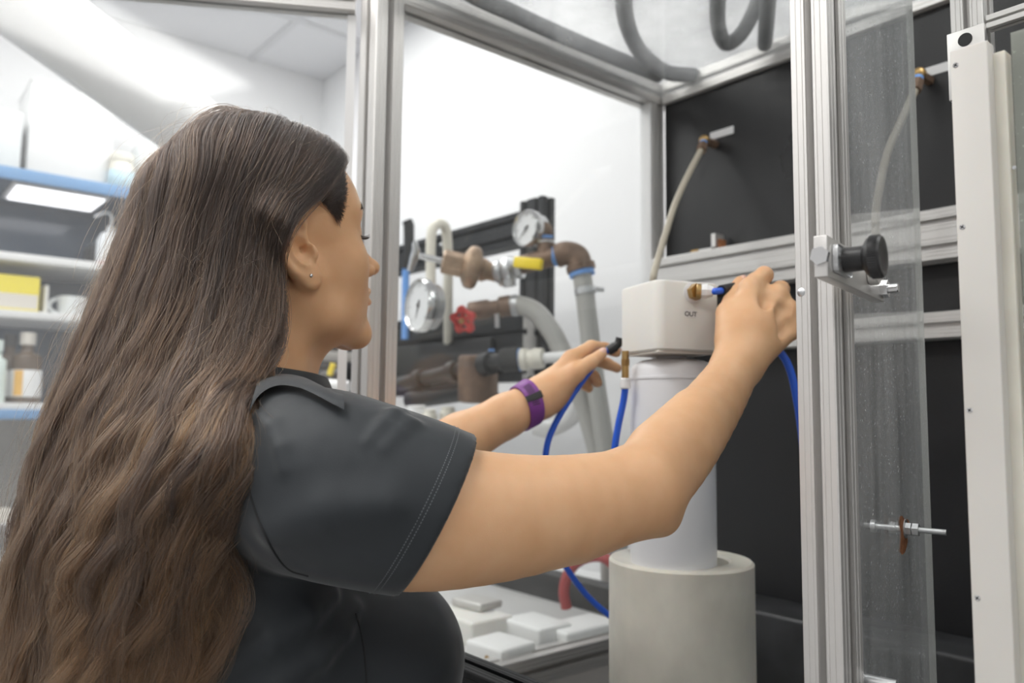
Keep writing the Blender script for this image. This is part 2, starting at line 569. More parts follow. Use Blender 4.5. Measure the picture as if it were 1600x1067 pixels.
# things on the shelves
def shelf_at(px, dy, z):
    """x on the shelf for a photograph column, dy behind the front edge"""
    return on_plane(px, 500, 1, SY + dy).x
x0, x1 = shelf_at(-30, 0.1, 0), shelf_at(14, 0.1, 0)
tag(slab('storage_box', x0, x1, SY + 0.08, SY + 0.3, 2.046, 2.245, 'bottle_white', None, 0.006), 'white storage box at the very left edge of the top shelf', 'box')
x0, x1 = shelf_at(24, 0.12, 0), shelf_at(158, 0.12, 0)
bx = thing('carton', ((x0 + x1) / 2, SY + 0.2, 2.046), 'tall plain white carton standing on the blue top shelf', 'box')
slab('carton_body', x0, x1, SY + 0.10, SY + 0.34, 2.046, 2.36, 'pvc_white', bx, 0.004)
slab('lid_flap', x0 - 0.002, x1 + 0.002, SY + 0.098, SY + 0.342, 2.36, 2.368, 'pvc_white', bx, 0.002)
def bottle(name, x, y, z, r, h, neck, mat, capmat, label, cat, lab=None, group=None):
    t = thing(name, (x, y, z), label, cat, group)
    hn = h * 0.72
    MB().lathe([(0, 0), (r * 0.94, 0), (r, 0.004), (r, hn - r * 0.5), (r * 0.93, hn - r * 0.25), (neck * 1.1, hn), (neck, hn + 0.006), (neck, h * 0.86), (0, h * 0.86)], (x, y, z), (0, 0, 1), 24).build('bottle_body', mat, t)
    MB().cyl((x, y, z + h * 0.82), (x, y, z + h), neck * 1.25, 20, bev=0.002).build('cap', capmat, t)
    if lab:
        MB().lathe([(r * 1.004, 0), (r * 1.012, 0.001), (r * 1.012, hn * 0.52), (r * 1.004, hn * 0.525)], (x, y, z + hn * 0.12), (0, 0, 1), 24).build('paper_label', lab, t)
    return t
xj = shelf_at(177, 0.08, 0)
j = thing('jar', (xj, SY + 0.08, 2.046), 'small cream jar with pale blue label beside the white carton', 'jar')
MB().lathe([(0, 0), (0.036, 0), (0.039, 0.004), (0.039, 0.085), (0.034, 0.095), (0.034, 0.1), (0, 0.1)], (xj, SY + 0.08, 2.046), (0, 0, 1), 24).build('jar_body', 'pvc_cream', j)
MB().cyl((xj, SY + 0.08, 2.146), (xj, SY + 0.08, 2.172), 0.038, 24, bev=0.003).build('lid', 'pvc_cream', j)
MB().lathe([(0.0392, 0.0), (0.0400, 0.001), (0.0400, 0.055), (0.0392, 0.056)], (xj, SY + 0.08, 2.058), (0, 0, 1), 24).build('paper_label', 'pale_blue', j)
xc = shelf_at(252, 0.17, 0)
c = thing('carboy', (xc, SY + 0.17, 2.046), 'large round translucent carboy on the top shelf behind the hair', 'carboy')
MB().lathe([(0, 0), (0.115, 0), (0.125, 0.01), (0.125, 0.15), (0.118, 0.185), (0.085, 0.222), (0.04, 0.24), (0.035, 0.262), (0, 0.262)], (xc, SY + 0.17, 2.046), (0, 0, 1), 32).build('carboy_body', 'bottle_white', c)
MB().cyl((xc, SY + 0.17, 2.30), (xc, SY + 0.17, 2.335), 0.042, 24, bev=0.003).build('cap', 'bottle_white', c)
# second level: pale bags and a red-trimmed jug near the hair
xr = shelf_at(166, 0.12, 0)
g = thing('wash_bottle', (xr, SY + 0.12, 1.792), 'white squeeze bottle with red base ring on the upper white shelf', 'bottle')
MB().lathe([(0, 0.012), (0.04, 0.012), (0.042, 0.02), (0.042, 0.09), (0.03, 0.115), (0.014, 0.125), (0.014, 0.14), (0, 0.14)], (xr, SY + 0.12, 1.792), (0, 0, 1), 24).build('bottle_body', 'bottle_white', g)
MB().cyl((xr, SY + 0.12, 1.792), (xr, SY + 0.12, 1.806), 0.045, 24, bev=0.003).build('base_ring', 'red_paint', g)
MB().tube(spline([(xr, SY + 0.12, 1.93), (xr, SY + 0.12, 1.965), (xr - 0.02, SY + 0.10, 1.975), (xr - 0.06, SY + 0.08, 1.95)], 6), 0.004, 8).build('spout', 'bottle_white', g)
xk = shelf_at(150, 0.22, 0)
tag(slab('dark_case', xk - 0.03, xk + 0.02, SY + 0.2, SY + 0.32, 1.792, 1.885, 'black_plastic', None, 0.006), 'small black case behind the squeeze bottle on the shelf', 'case')
# third level: yellow glove box and a pale mug
x0, x1 = shelf_at(-60, 0.05, 0), shelf_at(59, 0.05, 0)
yb = thing('glove_box', ((x0 + x1) / 2, SY + 0.1, 1.62), 'bright yellow cardboard box on the middle shelf', 'box')
slab('box_body', x0, x1, SY + 0.045, SY + 0.16, 1.62, 1.728, 'yellow_box', yb, 0.003)
slab('box_print', x0 + 0.01, x1 - 0.004, SY + 0.043, SY + 0.0455, 1.628, 1.672, 'label_cream', yb, 0)
x0 = shelf_at(64, 0.1, 0)
tag(slab('folded_card', x0, x0 + 0.012, SY + 0.07, SY + 0.2, 1.62, 1.71, 'label_white', None, 0.002), 'white card standing upright against the yellow box', 'card')
xm = shelf_at(112, 0.1, 0)
mg = thing('mug', (xm, SY + 0.1, 1.62), 'white mug with a round handle beside the yellow box', 'mug')
MB().lathe([(0, 0), (0.032, 0), (0.04, 0.008), (0.044, 0.055), (0.044, 0.062), (0.040, 0.062), (0.036, 0.012), (0, 0.01)], (xm, SY + 0.1, 1.62), (0, 0, 1), 28).build('mug_body', 'bottle_white', mg)
MB().tube([Vector((xm - 0.04 - 0.026 * math.sin(math.pi * k / 14), SY + 0.1, 1.62 + 0.031 - 0.022 * math.cos(math.pi * k / 14))) for k in range(15)], 0.006, 8).build('handle', 'bottle_white', mg)
# bottom level bottles
bottle('reagent_bottle', shelf_at(-1, 0.03, 0), SY + 0.03, 1.342, 0.026, 0.185, 0.012, 'bottle_green_white', 'bottle_green_white', 'slim white bottle at the left end of the lowest blue-edged shelf', 'bottle')
bottle('reagent_bottle', shelf_at(19, 0.10, 0), SY + 0.10, 1.342, 0.034, 0.21, 0.014, 'bottle_brown', 'black_plastic', 'dark bottle with a grey label standing between the slim white bottle and the amber one', 'bottle', 'label_white')
tb = bottle('reagent_bottle', shelf_at(46, 0.06, 0), SY + 0.06, 1.342, 0.042, 0.215, 0.017, 'bottle_brown', 'label_cream', 'amber bottle with white and orange label on the lowest shelf, nearest the hair', 'bottle', 'label_white')
xx = shelf_at(46, 0.06, 0)
m_ = MB()
ang0 = math.atan2(-1, -0.55)
vs_, fs_ = [], []
for k in range(9):
    a = ang0 - 0.42 + 0.6 * k / 8
    for zz in (0.022, 0.098):
        vs_.append((xx + 0.0434 * math.cos(a), SY + 0.06 + 0.0434 * math.sin(a), 1.342 + zz))
for k in range(8):
    fs_.append((2 * k, 2 * k + 2, 2 * k + 3, 2 * k + 1))
m_.add(vs_, fs_, True).build('label_stripe', 'label_orange', tb)
# small instrument on the counter at the left edge of the picture
tr = thing('instrument_tray', (0.33, 2.75, 0.985), 'low metal instrument tray on the side counter below the shelves', 'tray')
slab('tray_body', 0.20, 0.52, 2.69, 2.85, 0.986, 1.0, 'steel', tr, 0.003)
slab('tray_block', 0.34, 0.40, 2.72, 2.8, 1.0, 1.035, 'label_cream', tr, 0.003)

# ------------------------------------------------------------------ white exhaust duct slanting down behind the woman
d0, d1 = P(-120, -115, 1.75), P(345, 235, 2.35)
du = thing('exhaust_duct', d1, 'wide white exhaust duct slanting down from the ceiling behind the woman', 'duct')
ax = (d1 - d0).normalized()
L = (d1 - d0).length
dstart = d0 - ax * 0.55
MB().lathe([(0, 0), (0.098, 0), (0.098, 0.001), (0.098, L + 0.55), (0.094, L + 0.55), (0.094, 0.02), (0, 0.02)], dstart, ax, 40).build('duct_tube', 'pvc_white', du)
MB().lathe([(0.098, 0), (0.104, 0.002), (0.104, 0.028), (0.098, 0.03)], d1 - ax * 0.03, ax, 40).build('end_collar', 'pvc_white', du)
# ------------------------------------------------------------------ the aluminium and acrylic enclosure
X0, X1 = 0.526, 1.14        # front plane, liner plane
YL = 0.921                  # inner face of the left post
ZT, ZB = 1.90, 0.965        # underside of the top rails, top of the bottom rails
U = 0.045
en = thing('test_enclosure', (0.85, 0.4, 0.90), 'aluminium-framed test enclosure with acrylic sides and a black back', 'enclosure')
extrusion('post', (X0, YL, 0.0), 'Z', 2.2, 1, 1, U, 'aluminium', en)
extrusion('post', (X1 - 0.03, YL + 0.004, ZB), 'Z', ZT - ZB, 1, 1, 0.03, 'aluminium', en)
extrusion('post', (0.56, 0.296, 0.0), 'Z', 2.2, 1, 1, 0.031, 'aluminium', en)
# top rails: left side, back, front
extrusion('rail', (X0 + U, YL + 0.002, ZT), 'X', X1 - X0 - U + 0.02, 1, 1, 0.04, 'aluminium', en)
extrusion('rail', (X1 - 0.012, -0.75, ZT), 'Y', 0.75 + YL - 0.002, 1, 1, 0.04, 'aluminium', en)
extrusion('rail', (X0 + 0.002, -0.75, 2.03), 'Y', 0.75 + YL, 1, 1, 0.04, 'aluminium', en)
# bottom rails
extrusion('rail', (X0 + U, YL + 0.002, ZB - 0.045), 'X', X1 - X0 - U, 1, 1, 0.042, 'aluminium', en)
extrusion('rail', (X0 + 0.002, -0.75, 1.015), 'Y', 0.75 + YL, 1, 1, 0.04, 'black_anodised', en)
# sheets
MB().box((X0 + 0.03, YL + 0.018, ZB), (X1 - 0.005, YL + 0.023, ZT)).build('side_panel', 'acrylic_left', en)
MB().box((X0 + 0.005, -0.72, ZT + 0.012), (X1 + 0.02, YL + 0.03, ZT + 0.018)).build('top_panel', 'acrylic_top', en)
MB().box((X1, -0.75, 0.86), (X1 + 0.012, YL + 0.001, ZT + 0.002)).build('back_panel', 'black_liner', en)
MB().box((X0 + 0.045, -0.75, 0.872), (X1, YL, 0.885)).build('floor_panel', 'black_bench', en)
MB().box((X1 - 0.10, -0.74, 0.885), (X1, YL - 0.002, 1.045), bev=0.006).build('floor_step', 'black_bench', en)
# gasket strips along the side sheet
MB().box((X1 - 0.036, YL + 0.006, ZB), (X1 - 0.032, YL + 0.030, ZT)).build('gasket', 'pvc_white', en)
# rails across the liner
r2 = extrusion('rail', (X1 - 0.042, -0.72, 1.536), 'Y', 0.72 + YL + 0.0, 2, 1, 0.0345, 'aluminium', en)
r3 = extrusion('rail', (X1 - 0.042, -0.72, 1.432), 'Y', 0.72 + YL + 0.0, 1, 1, 0.035, 'aluminium', en)
br = MB()
pb = on_plane(1118, 392, 0, X1 - 0.03)
br.box((X1 - 0.036, pb.y - 0.004, 1.605), (X1 - 0.012, pb.y + 0.004, 1.632))
br.box((X1 - 0.036, pb.y - 0.004, 1.605), (X1 - 0.012, pb.y + 0.030, 1.609))
br.build('angle_bracket', 'aluminium', r2)
MB().box((X1 - 0.030, pb.y - 0.010, 1.606), (X1 - 0.014, pb.y - 0.0045, 1.622)).build('rubber_stop', 'rust', r2)
MB().box((X1 - 0.036, pb.y + 0.031, 1.605), (X1 - 0.016, pb.y + 0.046, 1.610)).build('slot_nut', 'brass', r2)
# dark fabric hoses lying on the top sheet
ZH = ZT + 0.018
def top_hose(px_pts, r, label, extra=()):
    pts = []
    for k, q in enumerate(px_pts):
        z = ZH + r + (q[2] if len(q) > 2 else 0)
        pts.append(on_plane(q[0], q[1], 2, z))
    o = MB().tube(spline(pts, 10), r, 12).build('drain_hose', 'dark_hose')
    return tag(o, label, 'hose', 'hoses on top of the enclosure')
top_hose([(660, -60), (740, -8), (800, 20), (870, 52), (960, 90), (1030, 118)], 0.013, 'dark hose lying along the left top rail of the enclosure')
top_hose([(985, -120), (975, -40), (978, 30), (1000, 80), (1040, 112), (1085, 118)], 0.013, 'dark hose curling across the middle of the acrylic top')
top_hose([(1125, -90), (1122, -20), (1122, 40, 0), (1135, 68), (1160, 50, 0.01), (1185, 0, 0.05), (1205, -70, 0.1)], 0.012, 'dark hose folded into a loop on the acrylic top')
top_hose([(1205, -90), (1200, 0), (1195, 70)], 0.012, 'short straight dark hose on the acrylic top beside the right post')

# open acrylic door, its latch bar and fittings
DA = math.radians(12)
dd = Vector((math.cos(DA), math.sin(DA), 0))        # along the door
dn = Vector((math.sin(DA), -math.cos(DA), 0))       # out of the door, toward the camera side
S0 = Vector((0.588, 0.302, 0))
def door_box(name, t0, t1, n0, n1, z0, z1, mat, par, bev=0.0):
    M = Matrix(((dd.x, dn.x, 0, S0.x), (dd.y, dn.y, 0, S0.y), (0, 0, 1, 0), (0, 0, 0, 1)))
    return MB().box((t0, n0, z0), (t1, n1, z1), M, bev).build(name, mat, par)
door = door_box('door_sheet', 0.0, 0.278, -0.003, 0.003, 0.92, 2.1, 'acrylic_door', en)
door_box('sheet_edge', 0.278, 0.2795, -0.003, 0.003, 0.92, 2.1, 'acrylic_edge', door)
# the other door, swung out to the left behind the woman
ld = Vector((-0.857, 0.515, 0))
ln_ = Vector((0.515, 0.857, 0))
L0 = Vector((0.527, 0.984, 0))
ML = Matrix(((ld.x, ln_.x, 0, L0.x), (ld.y, ln_.y, 0, L0.y), (0, 0, 1, 0), (0, 0, 0, 1)))
ldo = MB().box((0.0, -0.0025, 0.955), (0.70, 0.0025, 1.892), ML).build('door_sheet', 'acrylic_swung', en)
MB().box((-0.002, -0.004, 0.955), (0.010, 0.004, 1.89), ML).build('edge_strip', 'pvc_white', ldo)
MB().prism(tslot(1, 1, 0.03), L0 + ld * 0.7 - ln_ * 0.015 + Vector((0, 0, 1.892)), ln_, Vector((0, 0, 1)), -ld, 0.70).build('door_rail', 'aluminium', ldo)
MB().prism(tslot(1, 1, 0.03), L0 + ld * 0.7 - ln_ * 0.015 + Vector((0, 0, 0.95)), ln_, -ld, Vector((0, 0, 1)), 0.972).build('door_stile', 'aluminium', ldo)
# through bolt with rusty stain
def on_door(px, py):
    return on_face(px, py, S0 + dn * 0.003, dn)
bq = on_door(1413, 826)
bo = MB()
bo.cyl(bq - dn * 0.028, bq + dn * 0.034, 0.0026, 14)
bo.build('through_bolt', 'zinc', door)
bo = MB()
bo.cyl(bq, bq + dn * 0.0015, 0.0085, 20)
bo.hexn(bq + dn * 0.0015, bq + dn * 0.006, 0.0058)
bo.hexn(bq + dn * 0.007, bq + dn * 0.012, 0.0058)
bo.build('hex_nut', 'zinc', door)
MB().cyl(bq - dn * 0.028, bq - dn * 0.024, 0.006, 14).build('bolt_head', 'zinc', door)
st = MB()
stp = []
for k in range(20):
    a = 2 * math.pi * k / 20
    rr = 0.0105 + 0.003 * math.sin(3 * a + 1) + (0.006 if math.sin(a) < -0.7 else 0)
    stp.append(bq + dn * 0.0006 - dd * 0.004 + dd * (1.7 * rr * math.cos(a)) + Vector((0, 0, 1.15 * rr * math.sin(a))))
st.add(stp, [tuple(range(20))])
st.build('rust_stain', 'rust', door)
bq2 = on_door(1352, 1063)
MB().cyl(bq2 - dn * 0.004, bq2 + dn * 0.022, 0.005, 14).build('through_bolt', 'zinc', door)
# latch bar with a pull knob
B0 = P(1282, 400, 0.50)
BH = 0.0265
def bar_pt(t, n, z):
    return Vector((B0.x, B0.y, 0)) + dd * t + dn * n + Vector((0, 0, z))
MBAR = Matrix(((dd.x, dn.x, 0, B0.x), (dd.y, dn.y, 0, B0.y), (0, 0, 1, 0), (0, 0, 0, 1)))
zb = B0.z - BH / 2
lb = MB().box((0, -0.0042, zb), (0.142, 0.0042, zb + BH), MBAR, 0.0007).build('latch_bar', 'aluminium', en)
def on_bar(px, py, n=0.0042):
    return on_face(px, py, bar_pt(0, n, B0.z), dn)
kq = on_bar(1309, 403)
kq.z = B0.z
MB().box((-0.013, 0, -0.009), (0.021, 0.004, 0.009), Matrix(((dd.x, dn.x, 0, kq.x), (dd.y, dn.y, 0, kq.y), (0, 0, 1, kq.z), (0, 0, 0, 1))), 0.0035).build('plunger_flange', 'zinc', lb)
for t in (-0.0085, 0.017):
    q = kq + dd * t + dn * 0.0041
    sc = MB().lathe([(0, 0.0002), (0.0034, 0.0002), (0.0036, 0.0006), (0.002, 0.0012), (0, 0.0012)], q, dn, 14).build('flange_screw', 'steel', lb)
MB().lathe([(0, 0), (0.0079, 0), (0.0082, 0.0008), (0.0078, 0.0155), (0, 0.0155)], kq + dn * 0.004, dn, 32).build('plunger_sleeve', 'black_plastic', lb)
kn = MB()
prof = [(0, 0.0), (0.0075, 0.0), (0.0125, 0.0035), (0.0135, 0.0055), (0.0135, 0.0105), (0.0125, 0.012), (0.0105, 0.0122), (0.0085, 0.0112), (0.0045, 0.0100), (0, 0.0098)]
kn.lathe(prof, kq + dn * 0.0155, dn, 48)
knob = kn.build('pull_knob', 'black_plastic', lb)
kr = MB()
s_, t_ = dd, Vector((0, 0, 1))
for k in range(60):
    a = 2 * math.pi * k / 60
    e = s_ * math.cos(a) + t_ * math.sin(a)
    g_ = s_ * -math.sin(a) + t_ * math.cos(a)
    c0 = kq + dn * 0.0207 + e * 0.0134
    vv = [c0 - g_ * 0.00045, c0 + g_ * 0.00045, c0 + e * 0.0005]
    kr.add(vv + [v + dn * 0.0055 for v in vv], [(0, 1, 4, 3), (1, 2, 5, 4), (2, 0, 3, 5), (0, 2, 1), (3, 4, 5)])
kk = kr.build('knurling', 'black_plastic', lb)
kk['kind'] = 'stuff'
q = bar_pt(0.098, 0.0042, zb + BH * 0.55)
MB().cyl(q, q + dn * 0.007, 0.0075, 24, bev=0.001).build('spacer', 'aluminium_dull', lb)
q = bar_pt(0.134, 0.0042, zb + 0.009)
MB().hexn(q, q + dn * 0.005, 0.0068).build('hex_nut', 'steel', lb)
MB().cyl(q, q + dn * 0.012, 0.0036, 14, bev=0.0006).build('bolt_end', 'steel', lb)
q = bar_pt(-0.0002, 0.0, zb + BH * 0.5)
MB().hexn(q - dd * 0.003, q + dd * 0.001, 0.006).build('end_screw', 'steel', lb)
# button screw on the right post
q = Vector((0.56, 0.326, on_plane(1247, 457, 0, 0.56).z))
MB().lathe([(0.0, -0.0012), (0.002, -0.001), (0.0035, 0), (0, 0)], q + Vector((0, -0.004, 0)), (1, 0, 0), 14).build('button_screw', 'zinc', en)

# ------------------------------------------------------------------ white framed access panel beside the door
XP = 0.56
ap = thing('access_panel', (XP, 0.05, 0.9), 'milky acrylic access panel held by a white plastic strip with cross-head screws', 'panel')
zt = on_plane(1486, 80, 0, XP).z
strip = MB().box((XP, 0.186, 0.9), (XP + 0.012, 0.209, zt), bev=0.0008).build('frame_strip', 'hdpe_strip', ap)
MB().box((XP + 0.010, 0.179, 0.9), (XP + 0.022, 0.187, zt - 0.006), bev=0.0008).build('inner_strip', 'hdpe_dirty', ap)
MB().box((XP + 0.0125, -0.45, 0.9), (XP + 0.017, 0.176, zt + 0.005)).build('acrylic_sheet', 'acrylic_front', ap)
for py, pxx in ((103, 1490), (355, 1502), (641, 1511), (932, 1513)):
    q = on_plane(pxx, py, 0, XP)
    q.y = min(max(q.y, 0.2035), 0.2055)
    s1 = MB().lathe([(0, -0.0004), (0.0016, -0.0005), (0.0021, 0.0002), (0, 0.0002)], q, (1, 0, 0), 14).build('screw', 'steel', ap)
    c1 = MB()
    for a in (0.6, 0.6 + math.pi / 2):
        e = Vector((0, math.cos(a), math.sin(a)))
        g_ = Vector((0, -math.sin(a), math.cos(a)))
        vv = [q + e * s * 0.0013 + g_ * t * 0.0003 - Vector((0.00062, 0, 0)) for s, t in ((-1, -1), (1, -1), (1, 1), (-1, 1))]
        c1.add(vv, [(0, 1, 2, 3)])
    c1.build('cross_slot', 'print_black', s1)
for py, pxx in ((262, 1585), (690, 1565), (860, 1566)):
    q = on_plane(pxx, py, 0, XP + 0.0122)
    MB().cyl(q, q + Vector((-0.0006, 0, 0)), 0.0013, 10).build('sheet_screw', 'zinc', ap)
# frame behind it
rp = on_plane(1510, 30, 0, 0.75)
extrusion('post', (0.75, rp.y - 0.0135, 0.9), 'Z', 1.3, 1, 1, 0.027, 'aluminium', en)
zr = on_plane(1535, 45, 0, 0.752).z
extrusion('rail', (0.752, -0.75, zr - 0.001), 'Y', 0.75 + rp.y - 0.015, 1, 1, 0.012, 'aluminium', en, ridges=False)
gp = MB()
zg = on_plane(1510, 48, 0, 0.745).z
gp.box((0.744, rp.y - 0.016, zg - 0.06), (0.7495, rp.y + 0.015, zg + 0.002), bev=0.0008)
gpl = gp.build('gusset_plate', 'aluminium', en)
q = on_plane(1508, 62, 0, 0.744)
MB().cyl(q + Vector((-0.0004, 0, 0)), q + Vector((0.002, 0, 0)), 0.006, 20).build('bolt_hole', 'print_black', gpl)

# ------------------------------------------------------------------ supply tubes on the liner
def wall_label(px, py, w_, h_, label):
    q = on_plane(px, py, 0, X1)
    o = MB().box((X1 - 0.0012, q.y - w_ / 2, q.z - h_ / 2), (X1 - 0.0001, q.y + w_ / 2, q.z + h_ / 2)).build('name_plate', 'label_white', origin=(X1, q.y, q.z))
    return tag(o, label, 'label')
wall_label(1128, 208, 0.048, 0.013, 'small white name plate on the black liner above the beige tube')
wall_label(1466, 108, 0.042, 0.013, 'small white name plate on the black liner seen beside the open door')
def supply_tube(f0, pts, label):
    """brass elbow on the liner with a flexible tube hanging from it"""
    q = on_plane(f0[0], f0[1], 0, X1)
    t = thing('supply_tube', q, label, 'tube')
    n = Vector((-1, 0, 0))
    MB().cyl(q, q + n * 0.03, 0.0075, 6, smooth=False).build('wall_fitting', 'brown_pipe', t)
    e = q + n * 0.032
    MB().sphere(e, 0.0095, 16, 10).build('elbow', 'brass', t)
    ps = [P(*p) for p in pts]
    d_ = (ps[0] - e).normalized()
    MB().cyl(e, e + d_ * 0.014, 0.0068, 14).build('thread_tape', 'teflon_blue', t)
    MB().hexn(e + d_ * 0.013, e + d_ * 0.032, 0.0085).build('hose_nut', 'brown_pipe', t)
    MB().tube(spline([e + d_ * 0.028] + ps[1:], 12), 0.0052, 12).build('flexible_tube', 'beige_tube', t)
zf = to_px(on_plane(1112, 226, 0, X1 - 0.03))[2]
supply_tube((1118, 226), [(1090, 252, zf - 0.03), (1074, 276, zf - 0.06), (1055, 318, zf - 0.10), (1040, 365, zf - 0.14), (1028, 405, zf - 0.16), (1021, 432, zf - 0.18), (1022, 462, 1.18), (1035, 482, 1.05), (1042, 488, 0.985)], 'beige flexible tube hanging from a brass elbow on the black liner')
zf2 = to_px(on_plane(1440, 134, 0, X1 - 0.03))[2]
supply_tube((1452, 126), [(1425, 160, zf2 - 0.02), (1410, 185, zf2 - 0.03), (1388, 235, zf2 - 0.05), (1375, 290, zf2 - 0.06), (1368, 340, zf2 - 0.06), (1372, 420, zf2 - 0.05)], 'grey flexible tube seen faintly through the open acrylic door')
# ------------------------------------------------------------------ pipe rack outside the left sheet, against the wall
XR = 1.20
yv0 = on_plane(811, 450, 0, XR).y            # left edge of the upright
def zat(px, py, X=XR):
    return on_plane(px, py, 0, X).z
rk = thing('pipe_rack', (XR, yv0, 0.95), 'black slotted-aluminium rack carrying the valves and gauges by the wall', 'rack')
RU = 0.040
zu0 = zat(811, 625)
extrusion('upright', (XR, yv0 - 2 * RU, zu0), 'Z', zat(811, 316) - zu0, 1, 2, RU, 'black_anodised', rk)
zh = zat(811, 330)
extrusion('cross_rail', (XR, yv0 + 0.001, zh - 2 * RU), 'Y', 1.3, 2, 1, RU, 'black_anodised', rk)
XF = XR - RU - 0.001
zq = zat(829, 470, XF)
ye = on_plane(817, 540, 0, XF).y
extrusion('wide_rail', (XF, ye, zq - 4 * 0.0445), 'Y', 1.35, 4, 1, 0.0445, 'black_anodised', rk)
MB().box((XF - 0.014, ye + 0.10, zq - 4 * 0.0445 - 0.03), (XF - 0.001, ye + 1.3, zq - 0.075), bev=0.002).build('mounting_plate', 'black_plastic', rk)
extrusion('upright', (XR, yv0 + 1.22, 0.92), 'Z', zh - 0.92 - 2 * RU, 1, 1, RU, 'black_anodised', rk)
# bare end face of the wide rail
ex, ey, ez = AX['Y']
MB().prism(tslot(4, 1, 0.0445, False), (XF, ye - 0.0015, zq - 4 * 0.0445), ex, ey, ez, 0.0012).build('sawn_end', 'aluminium_dull', rk)
MB().lathe([(0, -0.004), (0.004, -0.003), (0.006, 0), (0, 0)], on_plane(689, 383, 0, XR) + Vector((-0.001, 0, 0)), (1, 0, 0), 12).build('rail_screw', 'steel', rk)

CX = Vector((1, 0, 0))
def gauge(center, r, depth, axis, label, needle):
    """round pressure gauge; axis points out of the dial"""
    n = Vector(axis).normalized()
    up = (Vector((0, 0, 1)) - n * n.z).normalized()
    sd = up.cross(n)
    t = thing('pressure_gauge', center, label, 'gauge')
    c = Vector(center)
    MB().lathe([(0, -depth), (r * 0.80, -depth), (r * 0.86, -depth * 0.94), (r * 0.88, -depth * 0.3), (r * 0.9, -0.01), (r * 0.9, 0), (0, 0)], c, n, 40).build('case', 'zinc', t)
    MB().lathe([(r * 0.88, -0.014), (r * 1.0, -0.012), (r * 1.01, 0.002), (r * 0.95, 0.007), (r * 0.87, 0.003), (r * 0.86, -0.003)], c, n, 40).build('bezel', 'steel', t)
    d_ = MB().cyl(c + n * 0.0001, c + n * 0.0008, r * 0.885, 40).build('dial', 'dial_face', t)
    tk = MB()
    for k in range(31):
        a = math.radians(-135 + 9 * k)
        e = up * math.cos(a) + sd * math.sin(a)
        g_ = n.cross(e)
        r0, r1 = (r * 0.66, r * 0.80) if k % 5 == 0 else (r * 0.73, r * 0.80)
        w_ = 0.0009 if k % 5 == 0 else 0.0005
        q = c + n * 0.001
        tk.add([q + e * r0 - g_ * w_, q + e * r1 - g_ * w_, q + e * r1 + g_ * w_, q + e * r0 + g_ * w_], [(0, 1, 2, 3)])
    tk.build('scale_marks', 'print_black', d_)
    e = up * math.cos(needle) + sd * math.sin(needle)
    g_ = n.cross(e)
    q = c + n * 0.0022
    nd = MB()
    nd.add([q - e * r * 0.2 - g_ * 0.0022, q + e * r * 0.66, q - e * r * 0.2 + g_ * 0.0022], [(0, 1, 2)])
    nd.add([q - e * r * 0.2 - g_ * 0.0022 + n * 0.0006, q + e * r * 0.66 + n * 0.0006, q - e * r * 0.2 + g_ * 0.0022 + n * 0.0006], [(0, 1, 2)])
    nd.cyl(q, q + n * 0.002, r * 0.07, 14)
    nd.build('needle', 'print_black', t)
    return t
# dials face back along the enclosure, a little turned to the camera
g1 = P(655, 477, 1.52)
gauge(g1, 0.052, 0.034, (-1, 0.10, 0.02), 'large steel pressure gauge low beside the left post, its dial lit', math.radians(200))
g2 = P(823, 357, 1.55)
gauge(g2, 0.0365, 0.034, (-1, -0.02, 0.0), 'smaller steel pressure gauge at the top of the black upright', math.radians(225))

# brass regulator with steel T-handle, ball valve and tee: one pipe run
reg = thing('brass_regulator', P(720, 418, 1.60), 'bronze pressure regulator with a steel T-handle screw', 'valve')
a0, a1 = P(652, 399, 1.56), P(765, 424, 1.58)
rd = (a1 - a0).normalized()
rl = (a1 - a0).length
MB().cyl(a0 + rd * 0.002, a0 + rd * (rl * 0.36), 0.0065, 14).build('adjusting_screw', 'steel', reg)
upv = Vector((0.1, 0.1, 1)).normalized()
MB().tube([P(648, 378, 1.555), P(650, 390, 1.555), P(646, 405, 1.56), P(640, 424, 1.56)], 0.0075, 12, radii=[0.006, 0.0085, 0.0085, 0.006]).build('t_handle', 'steel', reg)
MB().lathe([(0, 0), (0.020, 0), (0.024, 0.003), (0.024, 0.05), (0.030, 0.052)], a0 + rd * (rl * 0.34), rd, 6, False).build('bonnet_hexagon', 'bronze', reg)
MB().lathe([(0, 0), (0.024, 0), (0.032, 0.004), (0.041, 0.010), (0.043, 0.018), (0.043, 0.026), (0.038, 0.032), (0.026, 0.036), (0, 0.036)], a0 + rd * (rl * 0.62), rd, 36).build('diaphragm_housing', 'bronze', reg)
MB().lathe([(0, 0), (0.022, 0), (0.024, 0.008), (0.018, 0.02), (0.018, 0.042), (0.023, 0.046), (0.023, 0.06), (0, 0.06)], a0 + rd * (rl * 0.62 + 0.034), rd, 28).build('outlet_body', 'bronze', reg)
bv = thing('ball_valve', P(790, 422, 1.58), 'steel ball valve with a bright yellow lever grip', 'valve')
b0, b1 = P(774, 427, 1.58), P(822, 415, 1.56)
bd = (b1 - b0).normalized()
MB().lathe([(0, 0), (0.020, 0), (0.023, 0.004), (0.023, 0.012), (0.019, 0.014), (0.026, 0.022), (0.027, 0.034), (0.019, 0.042), (0.023, 0.046), (0.023, 0.056), (0, 0.056)], b0, bd, 24).build('valve_body', 'zinc', bv)
MB().cyl(P(795, 436, 1.555), P(797, 448, 1.555), 0.014, 16).build('lower_boss', 'zinc', bv)
MB().cyl(P(797, 420, 1.55), P(797, 402, 1.55), 0.008, 12).build('valve_stem', 'zinc', bv)
yg0, yg1 = P(800, 409, 1.52), P(843, 413, 1.49)
gd = (yg1 - yg0).normalized()
gz = Vector((0, 0, 1))
gz = (gz - gd * gz.dot(gd)).normalized()
gx_ = gd.cross(gz)
